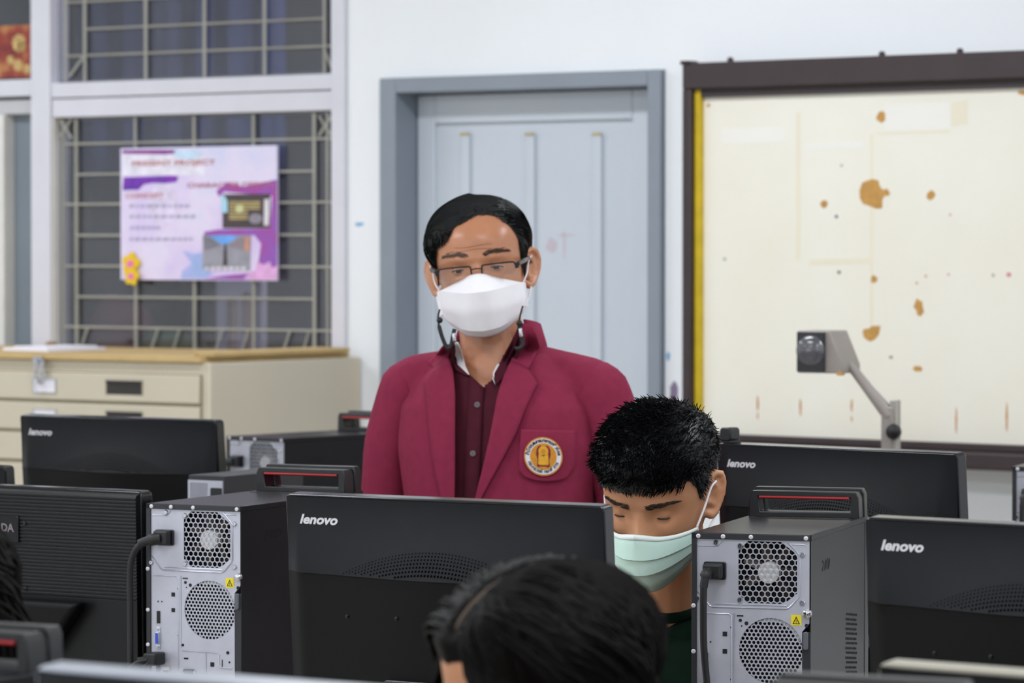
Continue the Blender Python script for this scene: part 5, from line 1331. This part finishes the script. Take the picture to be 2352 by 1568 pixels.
# face mask
mk = [[(0, -.107, .104), (.012, -.104, .102), (.028, -.095, .094), (.045, -.079, .087), (.060, -.06, .080), (.068, -.045, .0765)],
      [(0, -.128, .072), (.015, -.125, .072), (.032, -.112, .0735), (.048, -.09, .0755), (.062, -.063, .0765), (.0705, -.044, .0765)],
      [(0, -.123, .038), (.018, -.119, .038), (.036, -.105, .040), (.052, -.083, .043), (.064, -.059, .046), (.0715, -.042, .048)],
      [(0, -.108, .001), (.018, -.104, .003), (.034, -.090, .007), (.048, -.070, .015), (.060, -.052, .023), (.069, -.04, .031)],
      [(0, -.085, -.012), (.016, -.083, -.010), (.03, -.072, -.006), (.044, -.056, .004), (.056, -.044, .014), (.066, -.036, .025)]]
mm = rel(loft(mk, M_mask, TH_), MBASE).build('face_mask', man, smooth=22, solid=.0014, label='white folded face mask')
for s in (-1, 1):
    b = MB(); b.tube(bez([(s * .069, -.044, .075), (s * .0765, -.03, .092), (s * .0795, -.012, .110), (s * .084, .004, .120), (s * .084, .02, .118)], 5), .0013, M_mask, 6, TH_)
    b.tube(bez([(s * .069, -.04, .032), (s * .0755, -.02, .05), (s * .079, .004, .066), (s * .082, .014, .072)], 5), .0013, M_mask, 6, TH_)
    b.box(s * .0705 - .003, s * .0705 + .003, -.046, -.041, .033, .076, M_mask, TH_)
    rel(b, MBASE).build('ear_loop', mm, smooth=60)
# glasses
gl_ = MB(); yg = -.1035
def gpt(x, z): return (x, yg + .00 + abs(x) ** 2 * 3.2, z)
for s in (-1, 1):
    outl = [(s * .0085, .102), (s * .0095, .1155), (s * .015, .1185), (s * .055, .1185), (s * .0625, .115), (s * .064, .106)]
    gl_.tube([gpt(*p) for p in bez([Vector((x, z, 0)) for x, z in outl], 4) and [(v.x, v.y) for v in bez([Vector((x, z, 0)) for x, z in outl], 4)]], .0015, M_frame, 8, TH_)
    gl_.box(s * .0655 - .003, s * .0655 + .003, yg + .013, yg + .02, .1065, .1165, M_frame, TH_)
gl_.tube([gpt(-.0095, .1125), (0, yg - .001, .1135), gpt(.0095, .1125)], .0012, M_frame, 8, TH_)
for s in (-1, 1): gl_.tube([gpt(s * .009, .106), (s * .009, yg + .004, .099), (s * .0105, yg + .007, .094)], .0008, M_frame, 6, TH_)
gl = rel(gl_, MBASE).build('glasses', man, smooth=50, label='black half rim glasses')
for s in (-1, 1):
    b = MB(); b.grid([[gpt(x, z) for x in np.linspace(s * .009, s * .0635, 8)] for z in (.118, .106, .094)], M_lens, TH_)
    rel(b, MBASE).build('lens', gl, smooth=60)
    b = MB(); b.tube([gpt(s * .0635, .100), gpt(s * .061, .0945), gpt(s * .052, .0935), gpt(s * .03, .0935)], .0003, mat('lens_rim', 'a59c94', .3), 6, TH_); rel(b, MBASE).build('lens_edge', gl)
    b = MB(); b.tube([(s * .0665, yg + .017, .1135), (s * .0755, -.055, .1165), (s * .080, -.01, .118), (s * .083, .02, .108)], [.0042, .0048, .003, .002], mat('smoke_temple', '55504c', .25, var=.3, vscale=120), 8, TH_, flat=1)
    rel(b, MBASE).build('temple', gl, smooth=60)
# mask lanyard
for pl, (bx_, by_), (mx_, my_) in zip(([(1010, 710), (1006, 732), (1012, 762), (1020, 785), (1028, 800), (1036, 792), (1040, 772), (1044, 755)], [(1201, 702), (1194, 728), (1193, 750), (1198, 775), (1201, 792), (1192, 800), (1182, 799)]), ((1010, 735), (1193, 742)), ((1042, 768), (1195, 757))):
    b = MB(); pts = bez([P(x, y, 6.415) for x, y in pl], 5); b.tube(pts, [.0016] * 8 + [.0035] * (len(pts) - 8), M_rubber, 8, flat=.4)
    b.sphere(P(bx_, by_, 6.412), .0055, M_rubber, 10); b.capsule(P(mx_, my_, 6.412), .0035, P(mx_ + 2, my_ + 14, 6.412), .0035, M_chrome, 8)
    rel(b, MBASE).build('mask_lanyard', man, smooth=50)

# ------------------------------------------------------------------ the seated student
SBASE = Vector((.27, 5.90, 0)); TS = Matrix.Translation(SBASE) @ Matrix.Rotation(math.radians(-18), 4, 'Z')
TSH = head_matrix(P(1469, 1184, 5.58), -21, 24, 2, 1.06, .96)
stu = empty('person', SBASE, 0, 'seated person in dark green t-shirt and mint surgical mask, head bowed', 'person')
SR = [(.44, .16, -.11, .12), (.6, .155, -.11, .11), (.75, .165, -.115, .105), (.86, .175, -.105, .1), (.92, .16, -.09, .095), (.96, .12, -.07, .085), (.99, .08, -.055, .075)]
def lean(p, k=.16):       # lean the trunk towards the desk
    return Vector((p[0], p[1] - k * max(0, p[2] - .45), p[2]))
def seated(b, m, TT, TH, rings, infl, hands=True, sc=1):
    head_shell(b, m, TH); lids(b, m, TH); ear(b, -1, m, TH, 30); ear(b, 1, m, TH, 30)
    nk = TH @ Vector((0, .03, .03)); nb = TT @ lean((0, .0, .93)); b.capsule(nk, .052, nb, .06, m, 20)
    t = MB(); torso(t, rings, infl, m, None); b.add([lean(v) for v in t.v], t.f, m, TT)
    for s in (-1, 1):
        sh, el, wr = TT @ lean((s * .16, .01, .90)), TT @ Vector((s * .22, -.10, .68)), TT @ Vector((s * .13, -.30, .80))
        b.capsule(sh, .046, el, .037, m); b.capsule(el, .037, wr, .026, m)
        hand(b, wr, wr - el, Vector((0, 0, -1)), s, m, .3)
        h, k, a_ = TT @ Vector((s * .09, -.02, .52)), TT @ Vector((s * .11, -.38, .53)), TT @ Vector((s * .11, -.36, .09))
        b.capsule(h, .078, k, .055, m); b.capsule(k, .055, a_, .036, m); b.capsule(a_ + Vector((0, .02, -.03)), .034, a_ + TT.to_3x3() @ Vector((0, -.15, -.05)), .028, m)
def seated_clothes(par, base, TT, rings, mtop, name='t_shirt', neck=None, vox=.005):
    b = MB(); t = MB(); torso(t, rings, 0, mtop, None); b.add([lean(v) for v in t.v], t.f, mtop, TT)
    for s in (-1, 1):
        b.capsule(TT @ lean((s * .035, .006, .975)), .052, TT @ lean((s * .145, .01, .905)), .052, mtop, 16); b.capsule(TT @ lean((s * .15, .01, .90)), .062, TT @ Vector((s * .2, -.06, .75)), .06, mtop, 16)
    b.capsule(TT @ lean((-.045, -.045, .955)), .034, TT @ lean((.045, -.045, .955)), .034, mtop, 16)
    o, bv = union(b, name, vox, 8, mtop, par, base)
    b = MB()
    for s in (-1, 1):
        b.tube(bez([TT @ Vector((s * .07, .05, .52)), TT @ Vector((s * .09, -.05, .53)), TT @ Vector((s * .11, -.37, .54)), TT @ Vector((s * .115, -.4, .47)), TT @ Vector((s * .11, -.37, .1))], 6), [.1] * 7 + [.085] * 6 + [.075] * 12, M_trouser, 18)
    rel(b, base).build('trousers', par, smooth=60)
    for s in (-1, 1):
        b = MB(); b.capsule((s * .11, -.33, .043), .043, (s * .11, -.52, .038), .038, M_shoe, 14, TT); b.v = [(v[0], v[1], max(v[2], .001)) for v in b.v]
        rel(b, base).build('shoe', par, smooth=60)
    return o, bv
b = MB(); seated(b, M_skin2, TS, TSH, SR, -.015)
sbody, bv_sb = union(b, 'body', .0034, 2, M_skin2, stu, SBASE)
ts, bv_ts = seated_clothes(stu, SBASE, TS, SR, M_green)
# ribbed neck of the t-shirt
nkc = TS @ lean((0, -.012, .998)); ring = []
for a in np.linspace(0, 2 * PI, 33): ring.append(nkc + TS.to_3x3() @ Vector((.074 * math.sin(a), -.066 * math.cos(a) , -.022 * math.cos(a))))
b = MB(); b.tube(ring, .011, M_green, 10); rel(b, SBASE).build('neckband', ts, smooth=60)
# hair: short on the sides, thick on top, fringe forward
hls = [(0, .168), (25, .166), (42, .160), (50, .170), (58, .158), (70, .128), (76, .108), (82, .122), (95, .125), (108, .09), (130, .06), (180, .045)]
def ths(a, s, z):
    t = sst(.135, .19, z); return .0006 + .0012 * sst(0, .1, s) + .011 * t * sst(0, .22, s)
rows = hair_cap(hls, ths); cap, bvc = make_cap(rows, M_hair, None, None, None)
hb = MB(); hb.add(cap.v, cap.f, M_hair, TSH)
top = scatter(rows, 4200, lambda p: p.z > .16)
strands(hb, M_hair, TSH, top, lambda p, n: n * .42 + Vector((-.1, -.85, .1)), .017, 5, bvc, .0004, .02, .0007, .2)
frn = scatter(rows, 1300, lambda p: p.z > .168 and p.y < -.05)
strands(hb, M_hair, TSH, frn, lambda p, n: Vector((.15 * (1 if p.x < .02 else -1), -.6, -.5)), .030, 6, bvc, .0010, .10, .0008, .14, cling=.004, gv=Vector((0, -.1, -1)))
sid = scatter(rows, 2200, lambda p: p.z <= .17 and abs(p.x) > .03)
strands(hb, M_hair, TSH, sid, lambda p, n: n * .35 + Vector((0, .25, -.9)), .010, 3, bvc, .0003, .0, .0005, .2)
rel(hb, SBASE).build('hair', stu, smooth=60, label='short spiky black hair with shaved sides')
face_bits(stu, SBASE, TSH, True, mat('brow_black', '2a1c16', .7), .0005, 110, .1285)
sm = [[(0, -.115, .097), (.013, -.109, .093), (.03, -.096, .085), (.047, -.077, .079), (.061, -.055, .075), (.069, -.038, .073)],
      [(0, -.118, .090), (.014, -.113, .087), (.031, -.100, .080), (.048, -.080, .074), (.062, -.057, .070), (.0695, -.039, .068)],
      [(0, -.126, .060), (.017, -.122, .059), (.034, -.108, .057), (.051, -.084, .056), (.064, -.058, .055), (.070, -.039, .054)],
      [(0, -.1235, .057), (.017, -.1195, .056), (.034, -.1055, .054), (.050, -.082, .053), (.063, -.057, .053), (.0695, -.039, .052)],
      [(0, -.126, .034), (.018, -.121, .034), (.036, -.106, .036), (.051, -.082, .038), (.063, -.057, .041), (.0685, -.038, .042)],
      [(0, -.1230, .031), (.018, -.118, .031), (.035, -.103, .033), (.050, -.080, .036), (.062, -.056, .039), (.068, -.038, .041)],
      [(0, -.116, .008), (.018, -.111, .009), (.034, -.096, .013), (.048, -.074, .020), (.059, -.053, .028), (.066, -.037, .033)],
      [(0, -.095, -.012), (.016, -.091, -.010), (.03, -.077, -.005), (.044, -.058, .006), (.055, -.045, .018), (.064, -.035, .027)]]
mo = loft(sm, M_mint, TSH, 3)
mk2 = rel(mo, SBASE).build('face_mask', stu, smooth=30, solid=.0014, label='mint green pleated surgical mask')
rows2 = [[Vector(p) + Vector((0, -.0012, 0)) for p in sm[0]], [Vector(p) + Vector((0, -.0012, 0)) for p in sm[1]]]
rel(loft([[tuple(p) for p in r] for r in rows2], mat('white_mask_band', 'e9f0ee', .7), TSH, 2), SBASE).build('mask_band', mk2, smooth=40, solid=.001)
for s in (-1, 1):
    b = MB(); b.tube(bez([(s * .068, -.039, .073), (s * .076, -.02, .097), (s * .081, .0, .118), (s * .086, .012, .124)], 6), .0017, M_mask, 6, TSH)
    b.tube(bez([(s * .066, -.036, .034), (s * .073, -.012, .05), (s * .080, .010, .066), (s * .084, .016, .07)], 6), .0017, M_mask, 6, TSH)
    rel(b, SBASE).build('ear_loop', mk2, smooth=60)

# ------------------------------------------------------------------ foreground people with long dark hair
def long_hair_person(base, yaw, headc, hy, hpitch, hroll, label, mtop, part=True, n=2600, vox=.006):
    TT = Matrix.Translation(base) @ Matrix.Rotation(math.radians(yaw), 4, 'Z')
    TH = head_matrix((0, 0, 0), hy, hpitch, hroll, 1.0); TH.translation = Vector(headc) - TH.to_3x3() @ Vector((0, .01, .12))
    p = empty('person', base, 0, label, 'person')
    b = MB(); seated(b, M_skin2, TT, TH, SR, -.015); bo, bv = union(b, 'body', vox, 2, M_skin2, p, base)
    seated_clothes(p, base, TT, SR, mtop, 'shirt', vox=.008)
    hl = [(0, .168), (30, .165), (55, .150), (72, .115), (90, .09), (110, .06), (140, .03), (180, .02)]
    rows = hair_cap(hl, lambda a, s, z: .001 + .011 * sst(0, .2, s) - (.009 * g2(a, 0, .05) * sst(.1, .3, s) if part else 0)); cap, bvc = make_cap(rows, M_hair2, None, None, None)
    hb = MB(); hb.add(cap.v, cap.f, M_hair2, TH)
    inv = TH.inverted(); dn = (inv.to_3x3() @ Vector((0, 0, -1))).normalized()
    # collision against head and body
    roots = scatter(rows, n, lambda q_: q_.z > .1 and (q_.y > -.07 or q_.z > .19))
    wr = [(TH @ q_, (TH.to_3x3() @ nn).normalized()) for q_, nn in roots]
    def df(q_, nn):
        l = inv @ q_; s = 1 if l.x > .0 else -1
        return TH.to_3x3() @ Vector((s * .8, .5, -.1)) if l.z > .17 else Vector((0, 0, -1)) + nn * .1
    strands(hb, M_hair2, None, wr, df, .32, 14, bv, .013, .16, .0016, .05, ns=4, cling=.006, pull=.6)
    if part:     # lock falling over the brow on the near side
        lk = scatter(rows, 420, lambda q_: q_.x > .014 and q_.y < -.045 and q_.z > .165)
        strands(hb, M_hair2, TH, lk, lambda q_, nn: Vector((.55, -.35, -.6)), .16, 9, bvc, .004, .12, .0016, .06, ns=4, cling=.006, gv=Vector((.25, 0, -1)))
    rel(hb, base).build('hair', p, smooth=60, label='long dark brown hair')
    if part:
        b = MB(); pts = []
        for k in np.linspace(.25, 1.0, 14):
            z = .168 + (.2258 - .168) * (1 - (1 - k) ** 2) ; q_ = head_pt(0, z, False); q_ = q_ + (q_ - Vector((0, .012, .14))).normalized() * .009; pts.append(q_)
        b.tube(pts, [.0006] + [.0017] * 12 + [.0006], mat('scalp_skin', '5e4d41', .7), 6, TH); rel(b, base).build('hair_parting', p)
    face_bits(p, base, TH, True, M_hair2, .0009, 60)
    return p
long_hair_person(Vector((.11, 3.78, 0)), -25, P(1262, 1572, 3.5), -56, 11, 0, 'long dark haired person with side parting in the blurred foreground', M_navy)
long_hair_person(Vector((-.86, 4.22, 0)), -20, P(-180, 1425, 3.98), -35, 20, 0, 'dark haired person at the left picture edge behind the foreground monitor', M_navy, part=False, n=1600)
# stools for the seated people
def stool(base, yaw, label):
    t = empty('stool', base, math.radians(yaw), label, 'stool', 'round stools')
    MB().lathe([(.15, .375), (.165, .38), (.165, .405), (.14, .413)], mat('stool_seat', '5a2f2a', .5), 24).build('seat', t, smooth=40)
    for k in range(4):
        a = PI / 4 + k * PI / 2; MB().tube([(.12 * math.cos(a), .12 * math.sin(a), .377), (.17 * math.cos(a), .17 * math.sin(a), 0)], .012, M_chrome, 8).build('leg', t, smooth=60)
    MB().tube([(.148 * math.cos(a), .148 * math.sin(a), .16) for a in np.linspace(0, 2 * PI, 25)], .008, M_chrome, 8).build('foot_ring', t, smooth=60)
for bb, nm in ((SBASE, 'round stool under the student in green'), (Vector((.11, 3.78, 0)), 'round stool under the foreground person'), (Vector((-.86, 4.22, 0)), 'round stool under the person at the left edge')):
    stool((bb.x, bb.y, 0), 0, nm)
